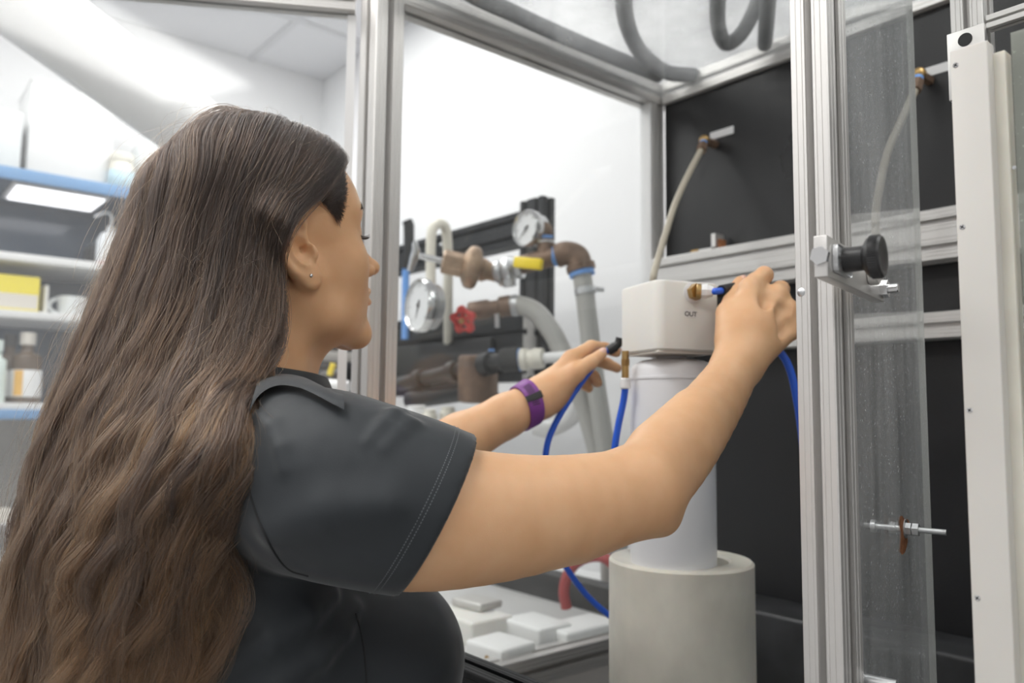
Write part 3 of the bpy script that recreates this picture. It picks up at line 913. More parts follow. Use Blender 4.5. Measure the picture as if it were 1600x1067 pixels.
MG = Matrix(((gd.x, gx_.x, gz.x, yg0.x), (gd.y, gx_.y, gz.y, yg0.y), (gd.z, gx_.z, gz.z, yg0.z), (0, 0, 0, 1)))
lv = MB().box((-0.012, -0.002, -0.007), (0.02, 0.002, 0.007), MG, 0.001).build('lever', 'zinc', bv)
MB().box((0.006, -0.0065, -0.0105), (0.0055 + (yg1 - yg0).length, 0.0065, 0.0105), MG, 0.003).build('lever_grip', 'yellow_grip', lv)
tee = thing('brass_tee', P(853, 395, 1.54), 'brown brass tee and elbow joining the upper gauge to the grey hose', 'pipe fitting')
MB().cyl(P(815, 414, 1.555), P(875, 398, 1.53), 0.0185, 20).build('run_pipe', 'brown_pipe', tee)
MB().cyl(P(853, 405, 1.54), P(853, 375, 1.545), 0.017, 20).build('branch', 'brown_pipe', tee)
MB().cyl(P(853, 380, 1.545), P(853, 376, 1.545), 0.0178, 20).build('collar', 'zinc', tee)
MB().cyl(P(853, 376, 1.545), P(853, 368, 1.545), 0.0135, 18).build('thread_tape', 'teflon_blue', tee)
MB().tube(spline([P(853, 370, 1.545), P(854, 360, 1.545), P(850, 356, 1.546), P(838, 357, 1.548)], 6), 0.0125, 14).build('street_elbow', 'brown_pipe', tee)
MB().cyl(P(847, 357, 1.547), P(839, 358, 1.548), 0.0138, 16).build('thread_tape', 'teflon_blue', tee)
MB().cyl(P(866, 401, 1.535), P(874, 399, 1.53), 0.0195, 20).build('thread_tape', 'teflon_blue', tee)
MB().tube(spline([P(870, 400, 1.53), P(885, 396, 1.525), P(902, 402, 1.52), P(908, 422, 1.515)], 8), 0.0235, 18, radii=None).build('elbow', 'brown_pipe', tee)
MB().lathe([(0.022, 0), (0.028, 0.002), (0.028, 0.014), (0.022, 0.016)], P(906, 412, 1.517), P(909, 424, 1.515) - P(906, 412, 1.517), 22).build('elbow_collar', 'brown_pipe', tee)
MB().cyl(P(908, 421, 1.515), P(910, 431, 1.513), 0.0245, 20).build('thread_tape', 'teflon_blue', tee)

# grey hoses
h1 = thing('grey_hose', P(915, 520, 1.50), 'grey hose dropping from the brown elbow past the white block', 'hose')
MB().tube(spline([P(909, 428, 1.512), P(914, 460, 1.508), P(920, 510, 1.50), P(928, 580, 1.49), P(940, 660, 1.48), P(952, 740, 1.47), P(962, 810, 1.46), P(968, 890, 1.455), P(972, 930, 1.46)], 8), 0.0185, 18).build('hose_tube', 'grey_hose', h1)
ck = MB()
c0, c1 = P(913, 449, 1.509), P(915, 461, 1.507)
ck.lathe([(0.0187, 0), (0.0205, 0.001), (0.0205, 0.013), (0.0187, 0.014)], c0, c1 - c0, 22)
ck.box((-0.004, -0.012, -0.004), (0.022, 0.0, 0.004), Matrix.Translation(P(925, 452, 1.50)), 0.001)
ck.build('hose_clamp', 'zinc', h1)
h2 = thing('grey_hose', P(860, 520, 1.52), 'thick grey hose arching from the red-wheel valve down behind the hand', 'hose')
MB().tube(spline([P(797, 477, 1.57), P(815, 478, 1.565), P(840, 490, 1.555), P(866, 525, 1.54), P(890, 575, 1.53), P(912, 630, 1.52), P(930, 690, 1.51), P(945, 760, 1.50), P(952, 840, 1.49), P(955, 905, 1.49)], 8), 0.0195, 18).build('hose_tube', 'grey_hose', h2)
c0, c1 = P(800, 477, 1.57), P(810, 477, 1.568)
MB().lathe([(0.0197, 0), (0.0215, 0.001), (0.0215, 0.011), (0.0197, 0.012)], c0, c1 - c0, 22).build('hose_clamp', 'zinc', h2)
h3 = thing('pvc_pipe', P(880, 650, 1.6), 'pale grey plastic pipe curving below the bracelet wrist', 'pipe')
MB().tube(spline([P(835, 668, 1.62), P(860, 670, 1.61), P(890, 655, 1.6), P(905, 632, 1.59), P(912, 612, 1.59)], 8), 0.017, 16).build('pipe_tube', 'pvc_white', h3)

# gate valve with red hand wheel
gv = thing('gate_valve', P(760, 490, 1.58), 'brass gate valve with a red star-shaped hand wheel', 'valve')
MB().lathe([(0, 0), (0.017, 0), (0.019, 0.003), (0.019, 0.04), (0.015, 0.045), (0.015, 0.06), (0.021, 0.064), (0.021, 0.085), (0, 0.085)], P(733, 487, 1.585), P(800, 477, 1.57) - P(733, 487, 1.585), 18).build('valve_body', 'brown_pipe', gv)
MB().cyl(P(726, 500, 1.55), P(752, 486, 1.585), 0.007, 12).build('valve_stem', 'brass', gv)
wc = P(724, 500, 1.54)
wn = (P(724, 500, 1.54) - P(752, 486, 1.60)).normalized()
wu = (Vector((0, 0, 1)) - wn * wn.z).normalized()
wsd = wu.cross(wn)
wm = MB()
nW = 60
ring_o, ring_i = [], []
vs_, fs_ = [], []
for k in range(nW):
    a = 2 * math.pi * k / nW
    ro = 0.0245 + 0.0040 * math.cos(5 * a)
    for rr, hh in ((ro, -0.005), (ro * 1.02, 0.0), (ro, 0.005), (0.0165, 0.005), (0.0155, 0.0), (0.0165, -0.005)):
        vs_.append(wc + (wu * math.cos(a) + wsd * math.sin(a)) * rr + wn * hh)
for k in range(nW):
    for j in range(6):
        fs_.append((k * 6 + j, k * 6 + (j + 1) % 6, ((k + 1) % nW) * 6 + (j + 1) % 6, ((k + 1) % nW) * 6 + j))
wm.add(vs_, fs_, True)
for k in range(5):
    a = 2 * math.pi * k / 5
    e = wu * math.cos(a) + wsd * math.sin(a)
    wm.tube([wc + e * 0.004, wc + e * 0.017], 0.0042, 8)
wm.cyl(wc - wn * 0.005, wc + wn * 0.004, 0.0075, 14)
wm.build('hand_wheel', 'red_paint', gv)
MB().hexn(wc + wn * 0.004, wc + wn * 0.009, 0.0055).build('wheel_nut', 'brass', gv)
MB().cyl(P(776, 490, 1.56), P(777, 512, 1.56), 0.005, 10).build('drain_stem', 'zinc', gv)
# cream pipe bend
pb_ = thing('pvc_pipe', P(675, 400, 1.72), 'cream plastic pipe bent over like a hook beside the gauges', 'pipe')
MB().tube(spline([P(674, 500, 1.70), P(673, 440, 1.70), P(673, 385, 1.70), P(676, 358, 1.70), P(687, 349, 1.71), P(697, 360, 1.73), P(700, 400, 1.75), P(700, 470, 1.80), P(700, 520, 1.93), P(700, 535, 2.0)], 10), 0.011, 16).build('pipe_tube', 'pvc_cream', pb_)
sb_ = thing('pipe_clamp', P(640, 375, 2.14), 'dark slate plastic pipe clamp half hidden behind the left post', 'clamp')
MB().tube([P(636, 345, 2.14), P(639, 352, 2.14), P(639, 395, 2.14), P(634, 420, 2.14)], 0.0148, 12).build('clamp_body', 'black_plastic', sb_)
MB().cyl(P(634, 418, 2.14), P(633, 530, 2.14), 0.01, 12).build('blue_rod', 'teflon_blue', sb_)
# lower pipework: black pipe, brown drum filter, white coupling
bp_ = thing('black_pipe', P(710, 575, 1.70), 'black ribbed plastic pipe with couplings along the foot of the rack', 'pipe')
q0, q1 = P(625, 600, 1.86), P(812, 557, 1.50)
bdv = (q1 - q0).normalized()
Lb = (q1 - q0).length
MB().cyl(q0, q1 - bdv * 0.04, 0.016, 18).build('pipe_tube', 'black_plastic', bp_)
for s in (0.08, 0.22, 0.34):
    MB().lathe([(0.016, 0), (0.023, 0.002), (0.023, 0.03), (0.016, 0.032)], q0 + bdv * s, bdv, 20).build('coupling', 'black_plastic', bp_)
MB().lathe([(0, 0), (0.021, 0), (0.0235, 0.003), (0.0235, 0.034), (0.021, 0.036), (0, 0.036)], P(783, 564, 1.54), P(815, 560, 1.53) - P(783, 564, 1.54), 20).build('end_coupling', 'black_rubber', bp_)
q0, q1 = P(640, 625, 1.80), P(800, 600, 1.6)
MB().tube(spline([q0, P(690, 618, 1.74), P(740, 612, 1.66), P(770, 625, 1.62)], 8), 0.02, 16).build('lower_pipe', 'black_plastic', bp_)
wp = thing('pvc_pipe', P(840, 562, 1.52), 'white plastic pipe with a cream coupling pointing at the bracelet hand', 'pipe')
w0, w1 = P(813, 562, 1.535), P(900, 556, 1.50)
wd_ = (w1 - w0).normalized()
MB().cyl(w0, w1, 0.0105, 16).build('pipe_tube', 'pvc_white', wp)
MB().lathe([(0, 0.0), (0.020, 0.0), (0.0215, 0.003), (0.0215, 0.014), (0.018, 0.016), (0.018, 0.026), (0.0205, 0.028), (0.0195, 0.046), (0.0105, 0.048)], w0, wd_, 22).build('coupling', 'pvc_cream', wp)
MB().lathe([(0.0215, 0), (0.022, 0.0005), (0.022, 0.004), (0.0215, 0.0045)], w0 - wd_ * 0.003, wd_, 22).build('thread_tape', 'teflon_blue', wp)
df = thing('drum_filter', P(745, 590, 1.62), 'brown drum-shaped filter housing in front of the black rack plate', 'filter')
MB().lathe([(0, 0), (0.036, 0), (0.041, 0.004), (0.041, 0.09), (0.036, 0.096), (0, 0.096)], P(747, 628, 1.63), P(747, 560, 1.63) - P(747, 628, 1.63), 26).build('filter_body', 'brown_pipe', df)
MB().cyl(P(768, 545, 1.60), P(769, 580, 1.60), 0.006, 10).build('sight_tube', 'teflon_blue', df)
# small white fittings in a row under the rack
for k, (a, b, r_, m_, lab) in enumerate((((652, 700, 1.66), (650, 634, 1.66), 0.020, 'pvc_white', 'white plastic pipe stub under the rack, next to the left post'),
                                      ((672, 690, 1.64), (672, 640, 1.64), 0.012, 'pvc_cream', 'thin cream pipe stub under the rack'),
                                      ((700, 690, 1.66), (700, 636, 1.66), 0.014, 'pvc_cream', 'cream pipe stub under the rack beside the brown filter'),
                                      ((770, 690, 1.64), (772, 628, 1.64), 0.026, 'pvc_white', 'wide white pipe stub behind the bracelet wrist'))):
    t = thing('pipe_stub', P(*a), lab, 'pipe')
    A, B = P(*a), P(*b)
    MB().cyl(A, B, r_, 18).build('stub_tube', m_, t)
    dv = (B - A).normalized()
    MB().lathe([(r_, 0), (r_ * 1.25, 0.002), (r_ * 1.25, 0.02), (r_, 0.022)], B - dv * 0.03, dv, 18).build('collar', m_, t)
# items behind the left post, under the chin
for k, (pxx, lab) in enumerate(((487, 'yellow-handled black valve seen just under the chin, the left one'), (517, 'yellow-handled black valve seen just under the chin, the right one'))):
    t = thing('small_valve', P(pxx, 585, 1.9), lab, 'valve', 'small valves behind the left post')
    MB().cyl(P(pxx - 16, 592, 1.9), P(pxx + 14, 588, 1.9), 0.018, 14).build('valve_body', 'black_plastic', t)
    MB().cyl(P(pxx - 2, 586, 1.87), P(pxx + 4, 568, 1.87), 0.007, 10).build('valve_lever', 'yellow_grip', t)
t = thing('pvc_pipe', P(510, 605, 1.85), 'white plastic elbow pipe under the chin beside the collar', 'pipe')
MB().tube(spline([P(499, 640, 1.85), P(501, 612, 1.85), P(510, 602, 1.85), P(545, 604, 1.84)], 6), 0.014, 14).build('pipe_tube', 'pvc_white', t)
tag(MB().box((-0.06, -0.01, -0.03), (0.12, 0.01, 0.03), Matrix.Translation(P(505, 590, 1.98)), 0.003).build('junction_box', 'black_plastic'), 'flat black junction box behind the yellow-handled valves', 'box')
tag(MB().box((-0.16, -0.012, -0.012), (0.20, 0.012, 0.012), Matrix.Translation(P(505, 556, 2.0)), 0.002).build('support_bar', 'aluminium_dull'), 'grey metal support bar behind the chin', 'bar')

# ------------------------------------------------------------------ side bench beyond the sheet, with white plastic parts
ZC = 0.945
sb = thing('side_bench', (0.9, 1.2, 0), 'pale side bench left of the enclosure with a black rear curb', 'bench')
MB().box((0.45, 0.975, ZC - 0.04), (1.143, 2.2, ZC), bev=0.003).build('bench_top', 'bench_light', sb)
MB().box((1.143, 0.97, ZC - 0.04), (1.185, 2.2, ZC + 0.052), bev=0.003).build('rear_curb', 'curb_dark', sb)
MB().box((0.47, 1.0, 0.0), (1.14, 2.18, ZC - 0.04)).build('bench_body', 'splash_beige', sb)
MB().box((1.186, 0.97, 0.0), (XW - 0.002, 2.2, ZC - 0.03)).build('rear_shelf', 'pvc_white', sb)
def plate(name, px, py, sx, sy, h, ang, label, mat='hdpe_bright', z=ZC, bev=0.006):
    q = on_plane(px, py, 2, z + h)
    M = Matrix.Translation(Vector((q.x, q.y, z))) @ Matrix.Rotation(math.radians(ang), 4, 'Z')
    t = thing(name, (q.x, q.y, z), label, 'plastic block', 'machined plastic parts on the bench')
    MB().box((-sx / 2, -sy / 2, 0.0), (sx / 2, sy / 2, h), M, bev).build('block_body', mat, t)
    return t, M
t, M = plate('machined_block', 782, 1000, 0.075, 0.085, 0.030, 5, 'bright white square block on the bench, nearest the dark shirt')
MB().cyl(M @ Vector((-0.0385, -0.010, 0.012)), M @ Vector((-0.0365, -0.010, 0.012)), 0.005, 12).build('brass_port', 'brass', t)
t, M = plate('machined_block', 735, 955, 0.09, 0.13, 0.040, 0, 'larger white block behind the shirt front, under a grey plate', 'hdpe')
t, M = plate('grey_plate', 745, 935, 0.055, 0.075, 0.014, 8, 'small grey rectangular plate resting on a white block', 'aluminium_dull', ZC + 0.0402, 0.004)
t, M = plate('machined_block', 838, 968, 0.075, 0.10, 0.036, 0, 'white block in the middle of the bench row', 'hdpe_bright')
t, M = plate('machined_block', 905, 972, 0.13, 0.075, 0.030, 0, 'long low white block at the far end of the bench row, by the cylinder', 'hdpe_bright')
# red hose looping up from the bench
rh = MB().tube(spline([P(885, 950, 1.47), P(881, 925, 1.47), P(886, 900, 1.47), P(900, 880, 1.47), P(922, 870, 1.46), P(945, 872, 1.44), P(962, 890, 1.43), P(970, 930, 1.42)], 10), 0.0098, 16).build('red_hose', 'red_hose')
tag(rh, 'short red rubber hose looping up beside the white cylinder', 'hose')
# ------------------------------------------------------------------ filter housing in its white plastic cup
ZFL = 0.885                  # enclosure floor
ZS = 0.906
cc = P(1064, 960, 0.985)
CXY = Vector((cc.x, cc.y, 0))
st_ = thing('base_plate', (CXY.x, CXY.y, ZFL), 'white plastic base plate under the cylinder on the enclosure floor', 'plate')
MB().box((CXY.x - 0.13, CXY.y - 0.12, ZFL), (CXY.x + 0.12, CXY.y + 0.13, ZS), bev=0.003).build('plate_body', 'hdpe', st_)
zc1 = on_plane(1064, 872, 0, CXY.x).z
cup = thing('cylinder_holder', (CXY.x, CXY.y, ZS), 'thick off-white plastic cylinder holder standing on the enclosure floor', 'holder')
R = 0.0885
MB().lathe([(0, 0), (R - 0.002, 0), (R, 0.002), (R, zc1 - ZS - 0.003), (R - 0.003, zc1 - ZS), (R - 0.027, zc1 - ZS), (R - 0.030, zc1 - ZS - 0.003), (R - 0.030, 0.03), (0, 0.03)], (CXY.x, CXY.y, ZS), (0, 0, 1), 72).build('cup_body', 'hdpe_dirty', cup)
fc = P(1051, 720, 0.975)
zbot_block = P(1027, 547, 0.915).z
fl = thing('filter_housing', (fc.x, fc.y, 0.94), 'white filter canister standing in the thick plastic cylinder', 'filter')
zr_ = on_plane(1051, 592, 0, fc.x).z
zd = zbot_block - 0.006
rf = 0.0515
MB().lathe([(0, 0), (rf - 0.003, 0), (rf, 0.004), (rf, zr_ - 0.94), (0, zr_ - 0.94)], (fc.x, fc.y, 0.94), (0, 0, 1), 64).build('canister', 'filter_white', fl)
MB().lathe([(rf - 0.001, 0), (rf + 0.0012, 0.0008), (rf + 0.0012, 0.0035), (rf - 0.001, 0.004)], (fc.x, fc.y, zr_ - 0.002), (0, 0, 1), 64).build('seam_ring', 'filter_white', fl)
hd = zd - zr_
MB().lathe([(rf - 0.0002, 0.0015), (rf - 0.0004, hd * 0.42), (rf - 0.0025, hd * 0.62), (rf - 0.0065, hd * 0.79), (rf - 0.0125, hd * 0.91), (rf - 0.020, hd * 0.975), (rf - 0.028, hd), (0.018, hd), (0.018, hd + 0.006), (0, hd + 0.006)], (fc.x, fc.y, zr_), (0, 0, 1), 64).build('dome_cap', 'filter_white', fl)

# head block with the OUT port
BA = math.radians(-19)       # the block is turned in the enclosure
bu = Vector((math.cos(BA + math.radians(0)), math.sin(BA), 0))   # along the right visible face
bvv = Vector((-bu.y, bu.x, 0))
e0 = P(1027, 500, 0.915)     # the near vertical edge
ztop = P(1027, 434, 0.915).z
zbot = zbot_block
hb = thing('head_block', (e0.x + 0.04, e0.y + 0.04, zbot), 'off-white plastic head block with rounded edges on top of the filter', 'block')
MH = Matrix(((bu.x, bvv.x, 0, e0.x), (bu.y, bvv.y, 0, e0.y), (0, 0, 1, 0), (0, 0, 0, 1)))
bl = MB()
def round_outline(poly_):
    """rounds each corner (x, y, radius) of a convex outline"""
    out = []
    n = len(poly_)
    for i in range(n):
        p0, p1, p2 = Vector(poly_[i - 1][:2]), Vector(poly_[i][:2]), Vector(poly_[(i + 1) % n][:2])
        r_ = poly_[i][2]
        a_, b_ = (p0 - p1).normalized(), (p2 - p1).normalized()
        half = a_.angle(b_) / 2
        dist = r_ / math.tan(half)
        c_ = p1 + (a_ + b_).normalized() * (r_ / math.sin(half))
        s_, e_ = p1 + a_ * dist - c_, p1 + b_ * dist - c_
        for k in range(7):
            v_ = s_.lerp(e_, k / 6)
            out.append(c_ + v_.normalized() * r_)
    return out
WU, WV = 0.083, 0.086
outl = round_outline([(0, 0, 0.012), (WU, 0, 0.002), (WU, WV, 0.006), (0, WV, 0.004)])
H_ = ztop - zbot
levels = [(0.0025, 0.0), (0.0, 0.0025), (0.0, H_ - 0.004), (0.0012, H_ - 0.0012), (0.004, H_)]
cx_, cy_ = WU / 2, WV / 2
vs_ = []
for ins, h in levels:
    for p in outl:
        d_ = Vector((p.x - cx_, p.y - cy_))
        k = 1 - ins / d_.length
        vs_.append(MH @ Vector((cx_ + d_.x * k, cy_ + d_.y * k, zbot + h)))
n_ = len(outl)
fs_ = []
for i in range(len(levels) - 1):
    for k in range(n_):
        fs_.append((i * n_ + k, i * n_ + (k + 1) % n_, (i + 1) * n_ + (k + 1) % n_, (i + 1) * n_ + k))
fs_.append(tuple(range(n_))[::-1])
fs_.append(tuple((len(levels) - 1) * n_ + k for k in range(n_)))
bl.add(vs_, fs_, True)
bl.build('block_body', 'hdpe', hb, 30)
MB().box((0.003, 0.003, zbot - 0.0025), (WU - 0.003, WV - 0.003, zbot), MH, 0.0005).build('gasket_plate', 'label_cream', hb)
fn = -bvv                    # out of the OUT face
fq = on_face(1083, 457, e0, fn)
MB().lathe([(0, 0), (0.0125, 0), (0.0125, 0.0008), (0.0095, 0.0015), (0, 0.0015)], fq, fn, 28).build('port_ring', 'filter_white', hb)
ft = thing('tube_fitting', fq, 'brass and white push-in tube fitting on the block above the OUT label', 'fitting')
td = (fn * 0.55 + bu * 0.85 + Vector((0, 0, -0.05))).normalized()
MB().hexn(fq + fn * 0.0005, fq + fn * 0.010, 0.0098).build('brass_hexagon', 'brass', ft)
e1 = fq + fn * 0.012
MB().cyl(e1 - td * 0.003, e1 + td * 0.003, 0.0086, 20, bev=0.001).build('brass_collar', 'brass', ft)
MB().lathe([(0, 0), (0.0080, 0), (0.0085, 0.001), (0.0088, 0.007), (0.0074, 0.010), (0.0062, 0.014), (0, 0.014)], e1 + td * 0.002, td, 8, False).build('tube_nut', 'pvc_white', ft)
tube0 = e1 + td * 0.015
# OUT lettering: paper label and raised print
lq = on_face(1079, 491, e0, fn)
def face_pt(a, b, off):
    return lq + bu * a + Vector((0, 0, b)) + fn * off
lb2 = MB()
lw, lh = 0.0078, 0.0042
v8 = [face_pt(s * lw, t * lh, o_) for o_ in (0.0, 0.0003) for s, t in ((-1, -1), (1, -1), (1, 1), (-1, 1))]
lb2.add(v8, [(0, 1, 2, 3), (4, 5, 6, 7), (0, 1, 5, 4), (1, 2, 6, 5), (2, 3, 7, 6), (3, 0, 4, 7)])
lbo = lb2.build('out_label', 'hdpe_bright', hb)
tx = bpy.data.curves.new('lettering', 'FONT')
tx.body = 'OUT'
tx.size = 0.0078
tx.align_x = 'CENTER'
tx.align_y = 'CENTER'
tx.extrude = 0.0001
tx.offset = 0.00012
tob = bpy.data.objects.new('tmp_text', tx)
COL.objects.link(tob)
dg = bpy.context.evaluated_depsgraph_get()
tme = bpy.data.meshes.new_from_object(tob.evaluated_get(dg))
bpy.data.objects.remove(tob)
tme.materials.clear()
for v in tme.vertices:
    v.co = face_pt(v.co.x, v.co.y, 0.0005 + v.co.z)
tmo = bpy.data.objects.new('lettering', tme)
COL.objects.link(tmo)
tme.materials.append(MATS['print_black'])
tmo.parent = lbo
tmo.matrix_parent_inverse = Matrix.Translation(-world_loc(lbo))
# inlet fitting under the left corner of the block
iq = P(977, 556, 0.965)
inf = thing('inlet_fitting', iq, 'slim brass inlet fitting with white nut under the block corner', 'fitting')
MB().cyl(iq + Vector((0, 0, 0.006)), iq - Vector((0, 0, 0.028)), 0.0045, 10).build('brass_stem', 'brass', inf)
MB().cyl(iq - Vector((0, 0, 0.004)), iq - Vector((0, 0, 0.012)), 0.0056, 6, smooth=False).build('brass_nut', 'brass', inf)
MB().cyl(iq - Vector((0, 0, 0.027)), iq - Vector((0, 0, 0.040)), 0.0062, 12, bev=0.001).build('tube_nut', 'pvc_white', inf)
tq = iq - Vector((0, 0, 0.038))
bt = MB().tube(spline([tq, P(974, 628, 0.965), P(966, 665, 0.965), P(960, 705, 0.965), P(958, 750, 0.97), P(964, 800, 0.985), P(975, 840, 1.06)], 8), 0.0042, 12).build('blue_tube', 'blue_tube')
tag(bt, 'blue tube hanging from the inlet fitting beside the white canister', 'tube')
# tube pushed into the OUT fitting, gripped by the near hand
g0 = MB().tube(spline([tube0 - td * 0.006, tube0, P(1120, 455, 0.915), P(1140, 453, 0.925)], 6), 0.0040, 12).build('blue_tube', 'blue_tube')
tag(g0, 'short blue tube end pushed into the fitting above the OUT label', 'tube')
gr = MB().tube([P(1127, 455, 0.918), P(1145, 451, 0.93), P(1168, 452, 0.945)], 0.0072, 12).build('black_tip', 'black_plastic')
tag(gr, 'black connector tip pinched between the fingers of the near hand', 'connector')
bt2 = MB().tube(spline([P(1205, 520, 0.92), P(1216, 545, 0.92), P(1229, 565, 0.92), P(1238, 590, 0.92), P(1246, 630, 0.92), P(1253, 680, 0.925), P(1262, 760, 0.94), P(1282, 900, 0.97), P(1302, 1010, 0.99), P(1315, 1100, 1.0), P(1318, 1140, 1.0)], 8), 0.0045, 12).build('blue_tube', 'blue_tube')
tag(bt2, 'blue tube falling from the near hand behind the right post', 'tube')
# tube held in the far hand
bt3 = MB().tube(spline([P(953, 545, 1.075), P(943, 552, 1.075), P(925, 575, 1.065), P(905, 602, 1.055), P(885, 632, 1.05), P(866, 665, 1.05), P(854, 700, 1.05), P(850, 760, 1.06), P(858, 830, 1.08), P(882, 882, 1.10), P(915, 928, 1.12), P(950, 960, 1.13), P(985, 985, 1.14)], 8), 0.0042, 12).build('blue_tube', 'blue_tube')
tag(bt3, 'long blue tube held by the bracelet hand and trailing to the floor', 'tube')
tp = thing('tube_tip', P(960, 540, 1.075), 'black elbow tip on the tube in the bracelet hand', 'connector')
MB().tube([P(950, 548, 1.075), P(962, 541, 1.075)], 0.0070, 12).build('tip_sleeve', 'black_plastic', tp)
MB().tube(spline([P(960, 542, 1.075), P(966, 537, 1.075), P(969, 528, 1.075)], 4), 0.006, 10, radii=None).build('tip_beak', 'black_plastic', tp)
# ------------------------------------------------------------------ smooth solids: signed distances and surface nets
def A3(p):
    return np.array([p[0], p[1], p[2]], dtype=np.float64)
def smin(a, b, k):
    h = np.maximum(k - np.abs(a - b), 0.0) / k
    return np.minimum(a, b) - h * h * k * 0.25
def smax(a, b, k):
    return -smin(-a, -b, k)
def d_cone(p, a, b, ra, rb):
    a, b = A3(a), A3(b)
    ab = b - a
    L2 = float(ab @ ab)
    q = p - a
    s = q @ ab
    t = np.minimum(np.maximum(s / L2, 0), 1)
    d2 = np.einsum('ij,ij->i', q, q) - t * (2 * s - t * L2)
    return np.sqrt(np.maximum(d2, 0)) - (ra + (rb - ra) * t)
def d_flat(p, a, b, ra, rb, wn, fl):
    """tapered bone flattened along wn by the factor fl"""
    a, b, wn = A3(a), A3(b), A3(wn) / np.linalg.norm(A3(wn))
    ab = b - a
    t = np.clip(((p - a) @ ab) / (ab @ ab), 0, 1)
    q = p - a - t[:, None] * ab
    q = q + (q @ wn)[:, None] * wn * (1 / fl - 1)
    return (np.linalg.norm(q, axis=1) - (ra + (rb - ra) * t)) * (0.5 + 0.5 * fl)
def d_ell(p, c, r, R=None):
    q = p - A3(c)
    if R is not None:
        q = q @ R
    r = np.array(r, dtype=np.float64)
    k0 = np.linalg.norm(q / r, axis=1)
    k1 = np.linalg.norm(q / (r * r), axis=1) + 1e-9
    return k0 * (k0 - 1) / k1
def d_ball(p, c, r):
    return np.linalg.norm(p - A3(c), axis=1) - r
def chain(p, pts, rs, k=0.004):
    d = None
    for (a, ra), (b, rb) in zip(zip(pts, rs), zip(pts[1:], rs[1:])):
        e = d_cone(p, a, b, ra, rb)
        d = e if d is None else smin(d, e, k)
    return d
def fine(pts, rs, n=5):
    """a limb's joints and radii, rounded off by a spline"""
    q = spline([Vector((p[0], p[1], p[2])) for p in pts], n)
    r = spline([Vector((x, 0, 0)) for x in rs], n)
    return [A3(p) for p in q], [v.x for v in r]
def near(p, c, R, fn):
    """evaluate fn only inside a ball; far away it counts as empty"""
    out = np.full(len(p), 1.0)
    q = p - A3(c)
    m = np.einsum('ij,ij->i', q, q) < R * R
    if m.any():
        out[m] = fn(p[m])
    return out
def surface(field, lo, hi, h, B=8):
    """surface nets over the blocks that the surface crosses"""
    lo, hi = np.array(lo, float), np.array(hi, float)
    nb = np.ceil((hi - lo) / (h * B)).astype(int)
    g = np.stack(np.meshgrid(*[np.arange(n) for n in nb], indexing='ij'), -1).reshape(-1, 3)
    cen = lo + (g + 0.5) * h * B
    d = field(cen)
    act = g[np.abs(d) < h * B * 1.15]
    loc = np.stack(np.meshgrid(*[np.arange(B + 1)] * 3, indexing='ij'), -1).reshape(-1, 3)
    keys, verts, edges = [], [], []
    SH = 1 << 20
    def key(c):
        return (c[..., 0].astype(np.int64) * SH + c[..., 1]) * SH + c[..., 2]
    for s in range(0, len(act), 400):
        blk = act[s:s + 400]
        gi = blk[:, None, :] * B + loc[None]
        val = field((lo + gi.reshape(-1, 3) * h)).reshape(len(blk), B + 1, B + 1, B + 1)
        sg = val < 0
        # cells
        corners = [(i, j, k) for i in (0, 1) for j in (0, 1) for k in (0, 1)]
        cs = np.stack([sg[:, i:i + B, j:j + B, k:k + B] for i, j, k in corners], -1)
        cv = np.stack([val[:, i:i + B, j:j + B, k:k + B] for i, j, k in corners], -1)
        mix = cs.any(-1) & ~cs.all(-1)
        idx = np.argwhere(mix)
        if not len(idx):
            continue
        v8 = cv[mix]
        acc = np.zeros((len(idx), 3))
        cnt = np.zeros(len(idx))
        for a in range(8):
            for ax_ in range(3):
                if corners[a][ax_] == 0:
                    b = a + (4, 2, 1)[ax_]
                    va, vb = v8[:, a], v8[:, b]
                    cr = (va < 0) != (vb < 0)
                    t = np.where(cr, va / np.where(cr, va - vb, 1), 0)
                    pos = np.tile(np.array(corners[a], float), (len(idx), 1))
                    pos[:, ax_] += t
                    acc += pos * cr[:, None]
                    cnt += cr
        cell = blk[idx[:, 0]] * B + idx[:, 1:]
        keys.append(key(cell))
        verts.append(lo + (cell + acc / cnt[:, None]) * h)
        for ax_ in range(3):
            sl0 = [slice(None), slice(0, B), slice(0, B), slice(0, B)]
            sl1 = list(sl0)
            sl1[1 + ax_] = slice(1, B + 1)
            s0, s1 = sg[tuple(sl0)], sg[tuple(sl1)]
            e = np.argwhere(s0 != s1)
            if len(e):
                pt = blk[e[:, 0]] * B + e[:, 1:]
                edges.append((ax_, pt, s0[s0 != s1]))
    keys = np.concatenate(keys)
    verts = np.concatenate(verts)
    od = np.argsort(keys)
    keys, verts = keys[od], verts[od]
    faces = []
    for ax_, pt, ins in edges:
        u, v = (ax_ + 1) % 3, (ax_ + 2) % 3
        quad = []
        ok = np.ones(len(pt), bool)
        for du, dv in ((0, 0), (-1, 0), (-1, -1), (0, -1)):
            c = pt.copy()
            c[:, u] += du
            c[:, v] += dv
            kk_ = key(c)
            i = np.clip(np.searchsorted(keys, kk_), 0, len(keys) - 1)
            ok &= keys[i] == kk_
            quad.append(i)
        q = np.stack(quad, -1)
        q[~ins] = q[~ins][:, ::-1]
        faces.append(q[ok])
    return verts, np.concatenate(faces)
